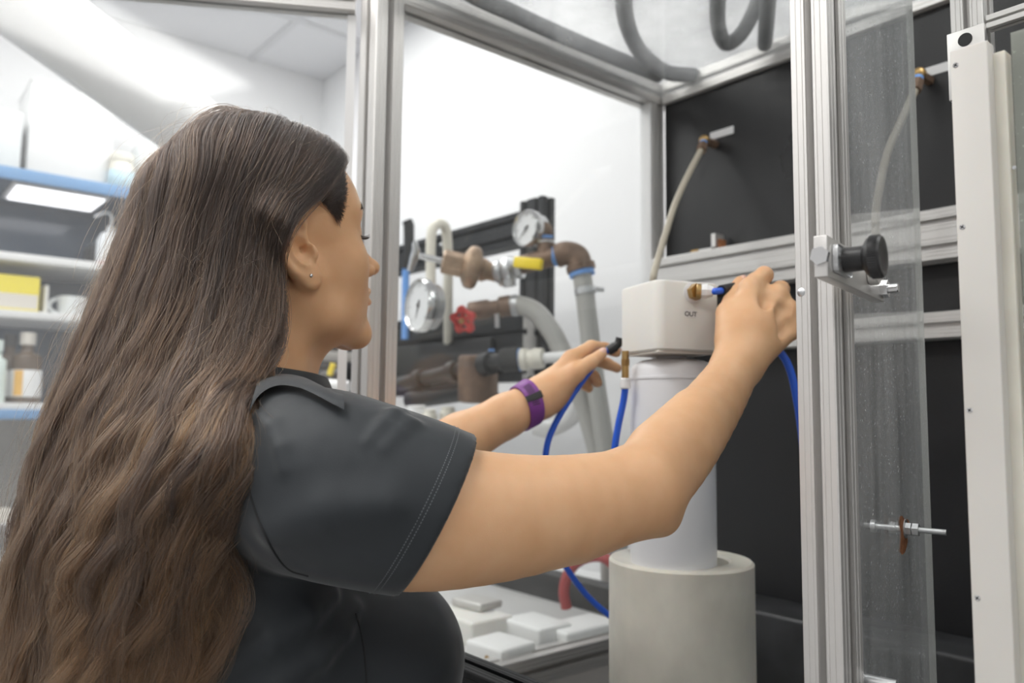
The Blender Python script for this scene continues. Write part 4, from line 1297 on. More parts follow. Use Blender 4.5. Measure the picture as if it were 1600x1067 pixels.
def relax(v, f, it=2, w=0.5):
    e = np.concatenate([f[:, [0, 1]], f[:, [1, 2]], f[:, [2, 3]], f[:, [3, 0]]])
    for _ in range(it):
        acc = np.zeros_like(v)
        cnt = np.zeros(len(v))
        np.add.at(acc, e[:, 0], v[e[:, 1]])
        np.add.at(acc, e[:, 1], v[e[:, 0]])
        np.add.at(cnt, e[:, 0], 1)
        np.add.at(cnt, e[:, 1], 1)
        v = v * (1 - w) + w * acc / np.maximum(cnt, 1)[:, None]
    return v
def solid(name, field, lo, hi, h, mat, parent, it=2):
    v, f = surface(field, lo, hi, h)
    v = relax(v, f, it)
    me = bpy.data.meshes.new(name)
    me.vertices.add(len(v))
    me.vertices.foreach_set('co', v.ravel())
    me.loops.add(f.size)
    me.loops.foreach_set('vertex_index', f.ravel().astype(np.int32))
    me.polygons.add(len(f))
    me.polygons.foreach_set('loop_start', np.arange(0, f.size, 4, dtype=np.int32))
    me.polygons.foreach_set('loop_total', np.full(len(f), 4, dtype=np.int32))
    me.update(calc_edges=True)
    me.validate()
    me.polygons.foreach_set('use_smooth', np.ones(len(me.polygons), bool))
    me.materials.append(MATS[mat])
    o = bpy.data.objects.new(name, me)
    COL.objects.link(o)
    o.parent = parent
    o.matrix_parent_inverse = Matrix.Translation(-world_loc(parent))
    return o

# ------------------------------------------------------------------ the woman: measurements
V3 = lambda *a: np.array(a, float)
HC = A3(P(476, 393, 0.745)) + V3(0, 0.068, 0)        # head centre, between the ears
S_R = A3(P(470, 735, 0.625))                          # right shoulder
S_L = S_R + V3(0.0, 0.33, 0.0)
YC = (S_R[1] + S_L[1]) / 2
TX = S_R[0]
person = thing('person', (TX, YC, 0), 'woman with long wavy brown hair in a dark polo shirt reaching into the enclosure', 'person')
NB = V3(HC[0] - 0.030, YC * 0.35 + HC[1] * 0.65, S_R[2] + 0.045)   # base of the neck

HS = 1.0
HP = math.radians(12.5)                                # head tipped back a little
HR = np.array([[math.cos(HP), 0, -math.sin(HP)], [0, 1, 0], [math.sin(HP), 0, math.cos(HP)]])   # columns: head axes
def hl(x, y, z):
    return HC + HR @ V3(x, y, z) * HS
def sd_head(p):
    q = ((p - HC) @ HR) / HS
    # work on the right half mirrored: y -> -|y| keeps both sides alike
    m = q.copy()
    m[:, 1] = -np.abs(m[:, 1])
    d = d_ell(m, (-0.010, 0, 0.048), (0.097, 0.074, 0.084))
    d = smin(d, d_ell(m, (0.036, 0, 0.045), (0.056, 0.060, 0.058)), 0.03)           # forehead
    d = smin(d, d_ell(m, (0.030, 0, -0.020), (0.058, 0.054, 0.070)), 0.03)          # face
    d = smin(d, d_cone(m, (0.006, -0.050, -0.030), (0.018, -0.046, -0.062), 0.018, 0.014), 0.025)   # jaw
    d = smin(d, d_cone(m, (0.018, -0.045, -0.062), (0.070, -0.014, -0.086), 0.014, 0.0125), 0.022)
    d = smin(d, d_ell(m, (0.075, 0, -0.084), (0.0145, 0.019, 0.0145)), 0.016)       # chin
    d = smin(d, d_ball(m, (0.054, -0.042, -0.014), 0.022), 0.024)                   # cheek bone
    d = smin(d, d_ell(m, (0.043, -0.028, -0.044), (0.030, 0.026, 0.034)), 0.020)    # cheek
    d = smin(d, d_ell(m, (0.066, 0, -0.046), (0.022, 0.029, 0.026)), 0.02)          # mouth mound
    d = smin(d, d_cone(m, (0.084, -0.008, 0.036), (0.068, -0.043, 0.038), 0.0095, 0.008), 0.016)    # brow
    d = smax(d, -d_ell(m, (0.094, -0.031, 0.016), (0.018, 0.018, 0.013)), 0.014)    # eye socket
    d = smin(d, d_ell(m, (0.0705, -0.031, 0.0165), (0.0125, 0.0155, 0.0118)), 0.005)  # lids
    d = smin(d, d_cone(m, (0.070, -0.045, 0.021), (0.080, -0.024, 0.0225), 0.004, 0.0045), 0.006)   # upper lid fold
    # nose
    d = smin(d, d_cone(m, (0.086, 0, 0.022), (0.106, 0, -0.014), 0.0065, 0.0075), 0.012)
    d = smin(d, d_ball(m, (0.1105, 0, -0.0165), 0.0082), 0.006)
    d = smin(d, d_ell(m, (0.0965, -0.0115, -0.0205), (0.0095, 0.0062, 0.0070)), 0.006)
    d = smax(d, -d_ell(m, (0.101, -0.006, -0.0275), (0.0045, 0.0032, 0.003)), 0.003)
    # lips
    d = smin(d, d_cone(m, (0.0985, 0, -0.0415), (0.080, -0.021, -0.0462), 0.0052, 0.0026), 0.005)
    d = smin(d, d_cone(m, (0.0965, 0, -0.0535), (0.079, -0.019, -0.0485), 0.0056, 0.0026), 0.005)
    d = smax(d, -d_cone(m, (0.1045, 0, -0.0474), (0.084, -0.021, -0.0474), 0.0014, 0.0012), 0.003)
    d = smax(d, -d_ell(m, (0.096, 0, -0.0655), (0.010, 0.016, 0.0055)), 0.008)      # groove above the chin
    # ear: base plate, rims, bowl
    def ear(m):
        # ear frame: u forward, v up, w outward; the plate leans out toward the back
        c = V3(-0.012, -0.0755, 0.002)
        w_ = V3(0.16, -0.98, 0.05)
        w_ /= np.linalg.norm(w_)
        u_ = np.cross(V3(0, 0, 1), w_)
        u_ = u_ / np.linalg.norm(u_)
        if u_[0] < 0:
            u_ = -u_
        v_ = np.cross(w_, u_)
        if v_[2] < 0:
            v_ = -v_
        R = np.stack([u_, v_, w_], 1)
        e = (m - c) @ R / 1.15
        a_ = 0.20                               # ear leans back
        e = np.stack([e[:, 0] * math.cos(a_) + e[:, 1] * math.sin(a_), -e[:, 0] * math.sin(a_) + e[:, 1] * math.cos(a_), e[:, 2]], 1)
        pl = d_ell(e, (-0.002, 0.003, -0.001), (0.0175, 0.028, 0.0052))
        pl = smin(pl, d_ell(e, (0.0035, -0.0245, 0.000), (0.0085, 0.0100, 0.0042)), 0.006)          # lobe
        hx = [(0.010, 0.006, 0.001), (0.0135, 0.018, 0.003), (0.008, 0.0285, 0.0045), (-0.003, 0.0315, 0.005), (-0.0135, 0.025, 0.005), (-0.0185, 0.012, 0.0045), (-0.0175, -0.003, 0.004), (-0.0115, -0.0155, 0.003), (-0.003, -0.023, 0.001)]
        pl = smin(pl, chain(e, hx, [0.0028, 0.0030, 0.0034, 0.0036, 0.0036, 0.0034, 0.0031, 0.0029, 0.0027]), 0.003)
        ah = [(0.002, 0.020, 0.004), (-0.006, 0.015, 0.0048), (-0.0095, 0.004, 0.005), (-0.0065, -0.008, 0.0045), (0.001, -0.0145, 0.004)]
        pl = smin(pl, chain(e, ah, [0.0020, 0.0026, 0.0028, 0.0026, 0.0024]), 0.004)
        pl = smin(pl, d_ell(e, (0.0125, -0.006, 0.0035), (0.0040, 0.0065, 0.0040)), 0.004)           # tragus
        pl = smax(pl, -d_ell(e, (0.0025, -0.002, 0.0065), (0.0090, 0.0120, 0.0085)), 0.002)          # bowl
        pl = smax(pl, -d_cone(e, (0.007, -0.002, 0.002), (0.009, -0.002, -0.012), 0.0040, 0.003), 0.003)
        return pl * 1.15
    ed = near(m, V3(-0.010, -0.072, 0.002), 0.055, ear)
    d = smin(d, ed, 0.004)
    return d * HS

# arms and hands: joints in space, radii in metres
arm_r = [P(500, 752, 0.615), P(570, 778, 0.605), P(650, 802, 0.607), P(745, 808, 0.620), P(850, 800, 0.640), P(940, 780, 0.662), P(1000, 764, 0.678)]
arm_r_r = [0.066, 0.062, 0.057, 0.0512, 0.0450, 0.0385, 0.0345]
fore_r = [P(1004, 758, 0.681), P(1026, 742, 0.700), P(1070, 690, 0.745), P(1116, 628, 0.80), P(1152, 572, 0.848)]
fore_r_r = [0.0325, 0.0345, 0.0335, 0.0290, 0.0240]
arm_r, arm_r_r = fine(arm_r, arm_r_r, 3)
fore_r, fore_r_r = fine(fore_r, fore_r_r, 4)
mcp_r = {'i': P(1172, 452, 0.902), 'm': P(1213, 462, 0.905), 'r': P(1230, 486, 0.900), 'p': P(1238, 514, 0.892)}
wr = P(1160, 562, 0.855)
fing_r = {
    'i': ([mcp_r['i'], P(1194, 430, 0.918), P(1180, 437, 0.945), P(1160, 450, 0.952)], [0.0112, 0.0102, 0.0088, 0.0076]),
    'm': ([mcp_r['m'], P(1220, 452, 0.938), P(1196, 462, 0.962), P(1176, 468, 0.956)], [0.0116, 0.0100, 0.0088, 0.0076]),
    'r': ([mcp_r['r'], P(1236, 482, 0.936), P(1210, 488, 0.956), P(1192, 488, 0.945)], [0.0110, 0.0096, 0.0084, 0.0072]),
    'p': ([mcp_r['p'], P(1240, 514, 0.922), P(1218, 514, 0.938), P(1204, 510, 0.930)], [0.0100, 0.0086, 0.0076, 0.0066]),
    't': ([P(1143, 532, 0.868), P(1138, 490, 0.895), P(1147, 459, 0.926), P(1157, 441, 0.944)], [0.0150, 0.0120, 0.0100, 0.0080])}
def sd_hand_r(p):
    d = d_flat(p, P(1154, 566, 0.852), P(1174, 528, 0.868), 0.0250, 0.0290, C_F, 0.74)
    for k, (r0, r1) in {'i': (0.0165, 0.0128), 'm': (0.0165, 0.0126), 'r': (0.0160, 0.0120), 'p': (0.0150, 0.0108)}.items():
        base = Vector(wr).lerp(mcp_r[k], 0.16)
        d = smin(d, d_cone(p, base, mcp_r[k], r0, r1), 0.014)
    d = smin(d, d_ell(p, P(1180, 505, 0.895), (0.030, 0.030, 0.030)), 0.02)
    f = None
    for k in 'imrpt':
        e = chain(p, *fing_r[k], k=0.003)
        f = e if f is None else smin(f, e, 0.0015)
    d = smin(d, d_cone(p, P(1142, 530, 0.866), P(1139, 490, 0.893), 0.0165, 0.013), 0.012)
    d = smin(d, f, 0.007)
    # tendons on the back of the hand
    for k in 'imr':
        a = Vector(wr).lerp(mcp_r[k], 0.45) - C_F * 0.0118
        b = Vector(mcp_r[k]) - C_F * 0.0085
        d = smin(d, d_cone(p, a, b, 0.0028, 0.0038), 0.007)
        d = smin(d, d_ball(p, Vector(mcp_r[k]) - C_F * 0.0035, 0.0108), 0.006)
    for a, b in ('im', 'mr', 'rp'):
        g = (Vector(mcp_r[a]) + Vector(mcp_r[b])) / 2
        g = g.lerp(wr, 0.12) - C_F * 0.0195
        d = smax(d, -d_cone(p, g, g.lerp(wr, 0.30) - C_F * 0.003, 0.0055, 0.003), 0.012)
    return d
def sd_arm_r(p):
    d = near(p, np.mean(arm_r, 0), 0.30, lambda q: chain(q, arm_r, arm_r_r, 0.002))
    d = smin(d, near(p, np.mean(fore_r, 0), 0.24, lambda q: chain(q, fore_r, fore_r_r, 0.002)), 0.018)
    d = smin(d, d_cone(p, P(1000, 798, 0.676), P(1034, 810, 0.684), 0.0150, 0.0145), 0.014)      # elbow bone
    d = smin(d, d_cone(p, P(900, 828, 0.648), P(1010, 796, 0.674), 0.019, 0.015), 0.02)
    d = smin(d, d_cone(p, P(1032, 700, 0.71), P(1085, 650, 0.765), 0.024, 0.020), 0.02)          # forearm muscle
    d = smin(d, near(p, P(1185, 500, 0.89), 0.14, sd_hand_r), 0.016)
    return d
wl = P(846, 619, 1.045)
el_l = P(575, 772, 0.985)
mcp_l = {'i': P(893, 561, 1.062), 'm': P(893, 570, 1.082), 'r': P(890, 583, 1.098), 'p': P(884, 597, 1.108)}
fing_l = {
    'i': ([mcp_l['i'], P(924, 542, 1.085), P(946, 544, 1.098), P(963, 551, 1.100)], [0.0108, 0.0092, 0.0080, 0.0068]),
    'm': ([mcp_l['m'], P(925, 560, 1.110), P(948, 568, 1.120), P(964, 575, 1.118)], [0.0108, 0.0094, 0.0082, 0.0070]),
    'r': ([mcp_l['r'], P(914, 577, 1.126), P(928, 588, 1.126), P(934, 598, 1.122)], [0.0102, 0.0090, 0.0080, 0.0068]),
    'p': ([mcp_l['p'], P(902, 594, 1.128), P(914, 602, 1.126), P(920, 607, 1.122)], [0.0092, 0.0080, 0.0070, 0.0062]),
    't': ([P(872, 604, 1.042), P(900, 582, 1.042), P(922, 567, 1.052), P(940, 553, 1.064)], [0.0140, 0.0112, 0.0096, 0.0074])}
def sd_hand_l(p):
    d = d_cone(p, P(838, 624, 1.040), P(858, 610, 1.052), 0.0245, 0.0245)
    for k, (r0, r1) in {'i': (0.0160, 0.0122), 'm': (0.0165, 0.0124), 'r': (0.0155, 0.0116), 'p': (0.0145, 0.0104)}.items():
        base = Vector(wl).lerp(mcp_l[k], 0.15)
        d = smin(d, d_cone(p, base, mcp_l[k], r0, r1), 0.012)
    d = smin(d, d_cone(p, P(858, 625, 1.045), P(893, 592, 1.066), 0.0165, 0.012), 0.016)         # heel of the hand
    f = None
    for k in 'imrpt':
        e = chain(p, *fing_l[k], k=0.003)
        f = e if f is None else smin(f, e, 0.0012)
    d = smin(d, d_cone(p, P(866, 608, 1.040), P(898, 584, 1.042), 0.0155, 0.0118), 0.012)
    return smin(d, f, 0.006)
def sd_arm_l(p):
    d = chain(p, [S_L, Vector(S_L).lerp(el_l, 0.5), el_l], [0.055, 0.046, 0.037], 0.02)
    d = smin(d, chain(p, [el_l, P(640, 735, 0.99), P(720, 688, 1.005), P(790, 650, 1.025), P(838, 624, 1.04)], [0.036, 0.0385, 0.0335, 0.0275, 0.0245], 0.01), 0.02)
    return smin(d, near(p, P(890, 590, 1.07), 0.14, sd_hand_l), 0.014)
def sd_neck(p):
    top = hl(-0.024, 0, -0.012)
    d = d_cone(p, NB + V3(0, 0, -0.03), top, 0.057, 0.052)
    d = smin(d, d_cone(p, NB + V3(0.030, -0.012, -0.02), hl(-0.002, -0.050, -0.025), 0.014, 0.014), 0.03)   # neck muscle
    d = smin(d, d_cone(p, NB + V3(0.035, 0.015, -0.01), hl(0.035, 0, -0.055), 0.03, 0.022), 0.03)
    return d
def sd_trunk(p, g=0.0):
    c = V3(TX - 0.005, YC, S_R[2])
    d = d_ell(p, c + V3(0, 0, -0.17), (0.112 + g, 0.158 + g, 0.24 + g))
    d = smin(d, d_cone(p, S_R + V3(0.0, 0.03, -0.005), S_L + V3(0.0, -0.03, -0.005), 0.052 + g, 0.052 + g), 0.03)
    d = smin(d, d_ell(p, c + V3(-0.005, 0, -0.42), (0.105 + g, 0.145 + g, 0.22 + g)), 0.06)
    d = smin(d, d_cone(p, NB + V3(-0.012, 0, -0.040), S_R + V3(-0.01, 0.05, 0.004), 0.044 + g, 0.042 + g), 0.03)
    d = smin(d, d_cone(p, NB + V3(-0.012, 0, -0.040), S_L + V3(-0.01, -0.05, 0.004), 0.044 + g, 0.042 + g), 0.03)
    return d
def sd_body(p):
    d = near(p, HC + V3(0, 0, 0.01), 0.20, sd_head)
    d = smin(d, sd_neck(p), 0.022)
    d = smin(d, sd_trunk(p), 0.035)
    d = smin(d, sd_arm_r(p), 0.03)
    d = smin(d, sd_arm_l(p), 0.03)
    return d
ends = [A3(q) for q in (list(mcp_r.values()) + list(mcp_l.values()) + [fing_r['i'][0][1], fing_l['m'][0][3], el_l, arm_r[0], arm_r[9], arm_r[-1]])]
lo = np.min(ends + [HC - 0.16, V3(TX - 0.16, YC - 0.22, 0.98)], axis=0) - 0.05
hi = np.max(ends + [HC + 0.16, S_L + 0.08], axis=0) + 0.06
def skin_material():
    m = bpy.data.materials.new('skin')
    m.use_nodes = True
    nt = m.node_tree
    b = nt.nodes['Principled BSDF']
    tc = nt.nodes.new('ShaderNodeTexCoord')
    n1 = nt.nodes.new('ShaderNodeTexNoise')
    n1.inputs['Scale'].default_value = 28
    n1.inputs['Detail'].default_value = 4
    n2 = nt.nodes.new('ShaderNodeTexNoise')
    n2.inputs['Scale'].default_value = 900
    n2.inputs['Detail'].default_value = 2
    for n in (n1, n2):
        nt.links.new(tc.outputs['Object'], n.inputs['Vector'])
    cr = nt.nodes.new('ShaderNodeValToRGB')
    cr.color_ramp.elements[0].position = 0.3
    cr.color_ramp.elements[0].color = (0.66, 0.375, 0.20, 1)
    cr.color_ramp.elements[1].position = 0.72
    cr.color_ramp.elements[1].color = (0.73, 0.445, 0.255, 1)
    nt.links.new(n1.outputs['Fac'], cr.inputs[0])
    nt.links.new(cr.outputs[0], b.inputs['Base Color'])
    b.inputs['Roughness'].default_value = 0.48
    b.inputs['Specular IOR Level'].default_value = 0.4
    b.inputs['Subsurface Weight'].default_value = 0.25
    b.inputs['Subsurface Radius'].default_value = (1.0, 0.35, 0.2)
    b.inputs['Subsurface Scale'].default_value = 0.006
    bp = nt.nodes.new('ShaderNodeBump')
    bp.inputs['Strength'].default_value = 0.12
    bp.inputs['Distance'].default_value = 0.0006
    nt.links.new(n2.outputs['Fac'], bp.inputs['Height'])
    nt.links.new(bp.outputs[0], b.inputs['Normal'])
    MATS['skin'] = m
skin_material()
body = solid('body', sd_body, lo, hi, 0.0020, 'skin', person, 2)
nmat('nail', (0.78, 0.50, 0.40), 0.28)
def nail(tip, prev, face_dir):
    """a small curved plate on the last joint"""
    tip, prev = Vector(tip), Vector(prev)
    ax_ = (tip - prev).normalized()
    n = Vector(face_dir)
    n = (n - ax_ * n.dot(ax_)).normalized()
    sd_ = ax_.cross(n)
    m = MB()
    vs_, fs_ = [], []
    for i in range(7):
        a = -1 + 2 * i / 6
        for j in range(7):
            b = -0.95 + 1.9 * j / 6
            wdt = 0.0050 * math.sqrt(max(0.15, 1 - 0.75 * abs(a) ** 3))
            vs_.append(tip + ax_ * (0.0012 + a * 0.0056) + sd_ * (math.sin(b) * wdt * 1.15) + n * (0.0066 * math.cos(b) + 0.0018 - 0.0012 * a * a))
    for i in range(6):
        for j in range(6):
            fs_.append((i * 7 + j, i * 7 + j + 1, (i + 1) * 7 + j + 1, (i + 1) * 7 + j))
    return m.add(vs_, fs_, True).build('fingernail', 'nail', person)
nail(fing_r['t'][0][3], fing_r['t'][0][2], -C_F + C_U * 0.25)
nail(fing_l['t'][0][3], fing_l['t'][0][2], -C_F * 0.8 + C_U * 0.7)
nail(fing_l['i'][0][3], fing_l['i'][0][2], C_U)
# ------------------------------------------------------------------ polo shirt
def shirt_material():
    m = bpy.data.materials.new('shirt_fabric')
    m.use_nodes = True
    nt = m.node_tree
    b = nt.nodes['Principled BSDF']
    b.inputs['Base Color'].default_value = (0.023, 0.0275, 0.032, 1)
    b.inputs['Roughness'].default_value = 0.62
    b.inputs['Sheen Weight'].default_value = 0.25
    b.inputs['Sheen Roughness'].default_value = 0.4
    b.inputs['Specular IOR Level'].default_value = 0.35
    tc = nt.nodes.new('ShaderNodeTexCoord')
    n = nt.nodes.new('ShaderNodeTexNoise')
    n.inputs['Scale'].default_value = 1400
    n.inputs['Detail'].default_value = 2
    nt.links.new(tc.outputs['Object'], n.inputs['Vector'])
    n2 = nt.nodes.new('ShaderNodeTexNoise')
    n2.inputs['Scale'].default_value = 14
    n2.inputs['Detail'].default_value = 2
    nt.links.new(tc.outputs['Object'], n2.inputs['Vector'])
    b1 = nt.nodes.new('ShaderNodeBump')
    b1.inputs['Strength'].default_value = 0.25
    b1.inputs['Distance'].default_value = 0.0004
    nt.links.new(n.outputs['Fac'], b1.inputs['Height'])
    b2 = nt.nodes.new('ShaderNodeBump')
    b2.inputs['Strength'].default_value = 0.35
    b2.inputs['Distance'].default_value = 0.012
    nt.links.new(n2.outputs['Fac'], b2.inputs['Height'])
    nt.links.new(b1.outputs[0], b2.inputs['Normal'])
    nt.links.new(b2.outputs[0], b.inputs['Normal'])
    MATS['shirt_fabric'] = m
shirt_material()
nmat('shirt_thread', (0.16, 0.17, 0.18), 0.7)
nmat('trouser_fabric', (0.03, 0.032, 0.04), 0.8)

HEM_C = A3(P(681, 806, 0.612))
HEM_N = A3(C_R * 0.87 - C_U * 0.47 + C_F * 0.12)
HEM_N /= np.linalg.norm(HEM_N)
slv = [P(452, 738, 0.645), P(500, 752, 0.618), P(560, 768, 0.606), P(640, 788, 0.607), P(700, 803, 0.614), P(780, 812, 0.625)]
slv_r = [0.068, 0.0695, 0.0675, 0.0645, 0.0612, 0.0575]
slv_f, slv_fr = fine(slv, [r + 0.002 for r in slv_r], 3)
def sd_sleeve(p):
    d = chain(p, slv_f, slv_fr, 0.003)
    return smax(d, (p - HEM_C) @ HEM_N, 0.0015)
slv_l = [S_L, Vector(S_L).lerp(el_l, 0.35), Vector(S_L).lerp(el_l, 0.62)]
def sd_sleeve_l(p):
    d = chain(p, slv_l, [0.068, 0.062, 0.056], 0.03)
    return d
def sd_shirt0(p):
    c = V3(TX, YC, S_R[2])
    d = sd_trunk(p, 0.007)
    # bust
    d = smin(d, d_ell(p, c + V3(0.118, -0.078, -0.190), (0.092, 0.082, 0.088)), 0.05)
    d = smin(d, d_ell(p, c + V3(0.100, 0.075, -0.185), (0.088, 0.078, 0.085)), 0.05)
    # drape below the bust
    d = smin(d, d_ell(p, c + V3(0.045, 0, -0.32), (0.115, 0.14, 0.15)), 0.06)
    d = smin(d, sd_sleeve_l(p), 0.03)
    return smin(d, sd_sleeve(p), 0.022)
def on_cloth(px, py, inset):
    t = 0.45
    d_ = A3(C_R * ((px - 800) / F_PX) + C_U * ((533.5 - py) / F_PX) + C_F)
    ln = np.linalg.norm(d_)
    for _ in range(60):
        v = sd_shirt0((A3(C_O) + d_ * t)[None])[0]
        t += v * 0.8 / ln
        if v < 1e-4 or t > 1.2:
            break
    return A3(C_O) + d_ * (t + inset)
def fold_line(pts, r):
    return [on_cloth(x, y, rr * 0.35) for (x, y), rr in zip(pts, r)], r
FOLDS = [fold_line(p_, r_) + (k_,) for p_, r_, k_ in (
    ([(575, 690), (600, 664), (616, 650), (628, 646)], [0.001, 0.004, 0.0055, 0.004], 0.008),
    ([(600, 700), (624, 675), (640, 662), (650, 662)], [0.001, 0.003, 0.004, 0.002], 0.008),
    ([(398, 650), (425, 668), (440, 700), (444, 735)], [0.001, 0.003, 0.003, 0.001], 0.010),
    ([(430, 830), (510, 800), (600, 790)], [0.001, 0.003, 0.001], 0.03),
    ([(350, 1040), (420, 1000), (480, 962), (520, 930)], [0.003, 0.0085, 0.0075, 0.002], 0.014),
    ([(430, 1075), (500, 1025), (535, 985), (555, 950)], [0.002, 0.006, 0.005, 0.002], 0.014))]
def sd_shirt(p):
    d = sd_shirt0(p)
    s = sd_sleeve(p)
    for pts, r, k in FOLDS:
        d = smin(d, near(p, np.mean(pts, 0), 0.14, lambda q: chain(q, pts, r, 0.004)), k)
    d = smax(d, np.where(s < 0.03, (p - HEM_C) @ HEM_N, -1.0), 0.0015)
    # neck opening
    d = smax(d, -d_cone(p, NB + V3(0.012, 0, 0.0), NB + V3(0.016, 0, 0.12), 0.066, 0.066), 0.006)
    return smax(d, 0.93 - p[:, 2], 0.004)
lo_s = np.array([TX - 0.19, S_R[1] - 0.16, 0.91])
hi_s = np.array([max(TX + 0.26, A3(P(745, 700, 0.63))[0] + 0.02), S_L[1] + 0.20, S_R[2] + 0.14])
shirt = solid('shirt', sd_shirt, lo_s, hi_s, 0.0027, 'shirt_fabric', person, 2)
shirt['label'] = 'dark slate short-sleeved polo shirt'

def project(p, field, it=12):
    """walk points onto the zero surface of a field"""
    p = np.array(p, float)
    for _ in range(it):
        e = 1e-4
        g = np.stack([field(p + V3(*(e if k == j else 0 for j in range(3)))) - field(p - V3(*(e if k == j else 0 for j in range(3)))) for k in range(3)], 1)
        g /= np.maximum(np.linalg.norm(g, axis=1), 1e-9)[:, None]
        p = p - g * field(p)[:, None] * 0.9
    return p, g
# double row of stitches above the sleeve hem
axd = A3(slv[4]) - A3(slv[3])
axd /= np.linalg.norm(axd)
s_ = np.cross(HEM_N, V3(0, 0, 1))
s_ /= np.linalg.norm(s_)
t_ = np.cross(HEM_N, s_)
stm = MB()
for off in (0.0165, 0.0195):
    n_ = 190
    an = np.linspace(0, 2 * math.pi, n_, endpoint=False)
    cen = HEM_C - HEM_N * off
    ring = cen + 0.066 * (np.cos(an)[:, None] * s_ + np.sin(an)[:, None] * t_)
    for _ in range(3):
        ring, g = project(ring, sd_sleeve, 4)
        ring = ring - ((ring - cen) @ HEM_N)[:, None] * HEM_N
    for k in range(n_):
        a, b = ring[k], ring[(k + 1) % n_]
        if np.linalg.norm(b - a) > 0.02:
            continue
        a2, b2 = a + (b - a) * 0.18 + g[k] * 0.0003, a + (b - a) * 0.78 + g[k] * 0.0003
        dv = (b2 - a2) / np.linalg.norm(b2 - a2)
        sd_ = np.cross(dv, g[k]) * 0.00028
        up = g[k] * 0.0003
        stm.add([a2 - sd_, b2 - sd_, b2 + sd_, a2 + sd_, (a2 + b2) / 2 + up], [(0, 1, 4), (1, 2, 4), (2, 3, 4), (3, 0, 4)])
stc = stm.build('hem_stitching', 'shirt_thread', shirt)
stc['kind'] = 'stuff'

# collar: stand and folded leaf round the neck, open at the throat
def collar():
    n = 72
    rows = []
    for k in range(n + 1):
        a = math.radians(22 + (360 - 44) * k / n)             # 0 = throat
        ca, sa = math.cos(a), math.sin(a)
        back = 0.5 - 0.5 * ca                                  # 0 throat, 1 nape
        rx, ry = 0.066, 0.064
        cx_ = NB + V3(0.014, 0, 0)
        e = V3(ca, sa, 0)
        def pt(r, z):
            return cx_ + V3(ca * (rx + r), sa * (ry + r), z + 0.012 * back + 0.016)
        leaf = 0.036 + 0.014 * (1 - back) ** 2
        rows.append([pt(-0.004, -0.018), pt(-0.0045, 0.004), pt(-0.003, 0.015), pt(0.0005, 0.0185), pt(0.0045, 0.0165), pt(0.009, 0.006), pt(0.015, -0.008), pt(0.0155 + leaf * 0.32, 0.010 - leaf * 0.86),
                     pt(0.013 + leaf * 0.32, 0.008 - leaf * 0.86), pt(0.0125, -0.009), pt(0.006, 0.004), pt(0.002, 0.012), pt(0.0, 0.004), pt(0.0, -0.018)])
    m = len(rows[0])
    vs_ = np.array([p for r in rows for p in r])
    for _ in range(5):                                         # the leaf rests on the shirt
        d = sd_shirt(vs_)
        lay_ = (np.arange(len(vs_)) % m >= 4) & (np.arange(len(vs_)) % m <= 9)
        want = np.where((np.arange(len(vs_)) % m) <= 7, 0.0095, 0.006)
        mv = lay_ & (d < want)
        if not mv.any():
            break
        e_ = 2e-4
        g_ = np.stack([sd_shirt(vs_[mv] + V3(*(e_ if k == j else 0 for j in range(3)))) - sd_shirt(vs_[mv] - V3(*(e_ if k == j else 0 for j in range(3)))) for k in range(3)], 1)
        g_ /= np.maximum(np.linalg.norm(g_, axis=1), 1e-9)[:, None]
        vs_[mv] += g_ * (want[mv] - d[mv])[:, None]
    vs_ = [tuple(p) for p in vs_]
    fs_ = []
    for i in range(n):
        for j in range(m):
            fs_.append((i * m + j, i * m + (j + 1) % m, (i + 1) * m + (j + 1) % m, (i + 1) * m + j))
    fs_.append(tuple(range(m))[::-1])
    fs_.append(tuple(n * m + j for j in range(m)))
    return MB().add(vs_, fs_, True).build('collar', 'shirt_fabric', shirt, 70)
collar()
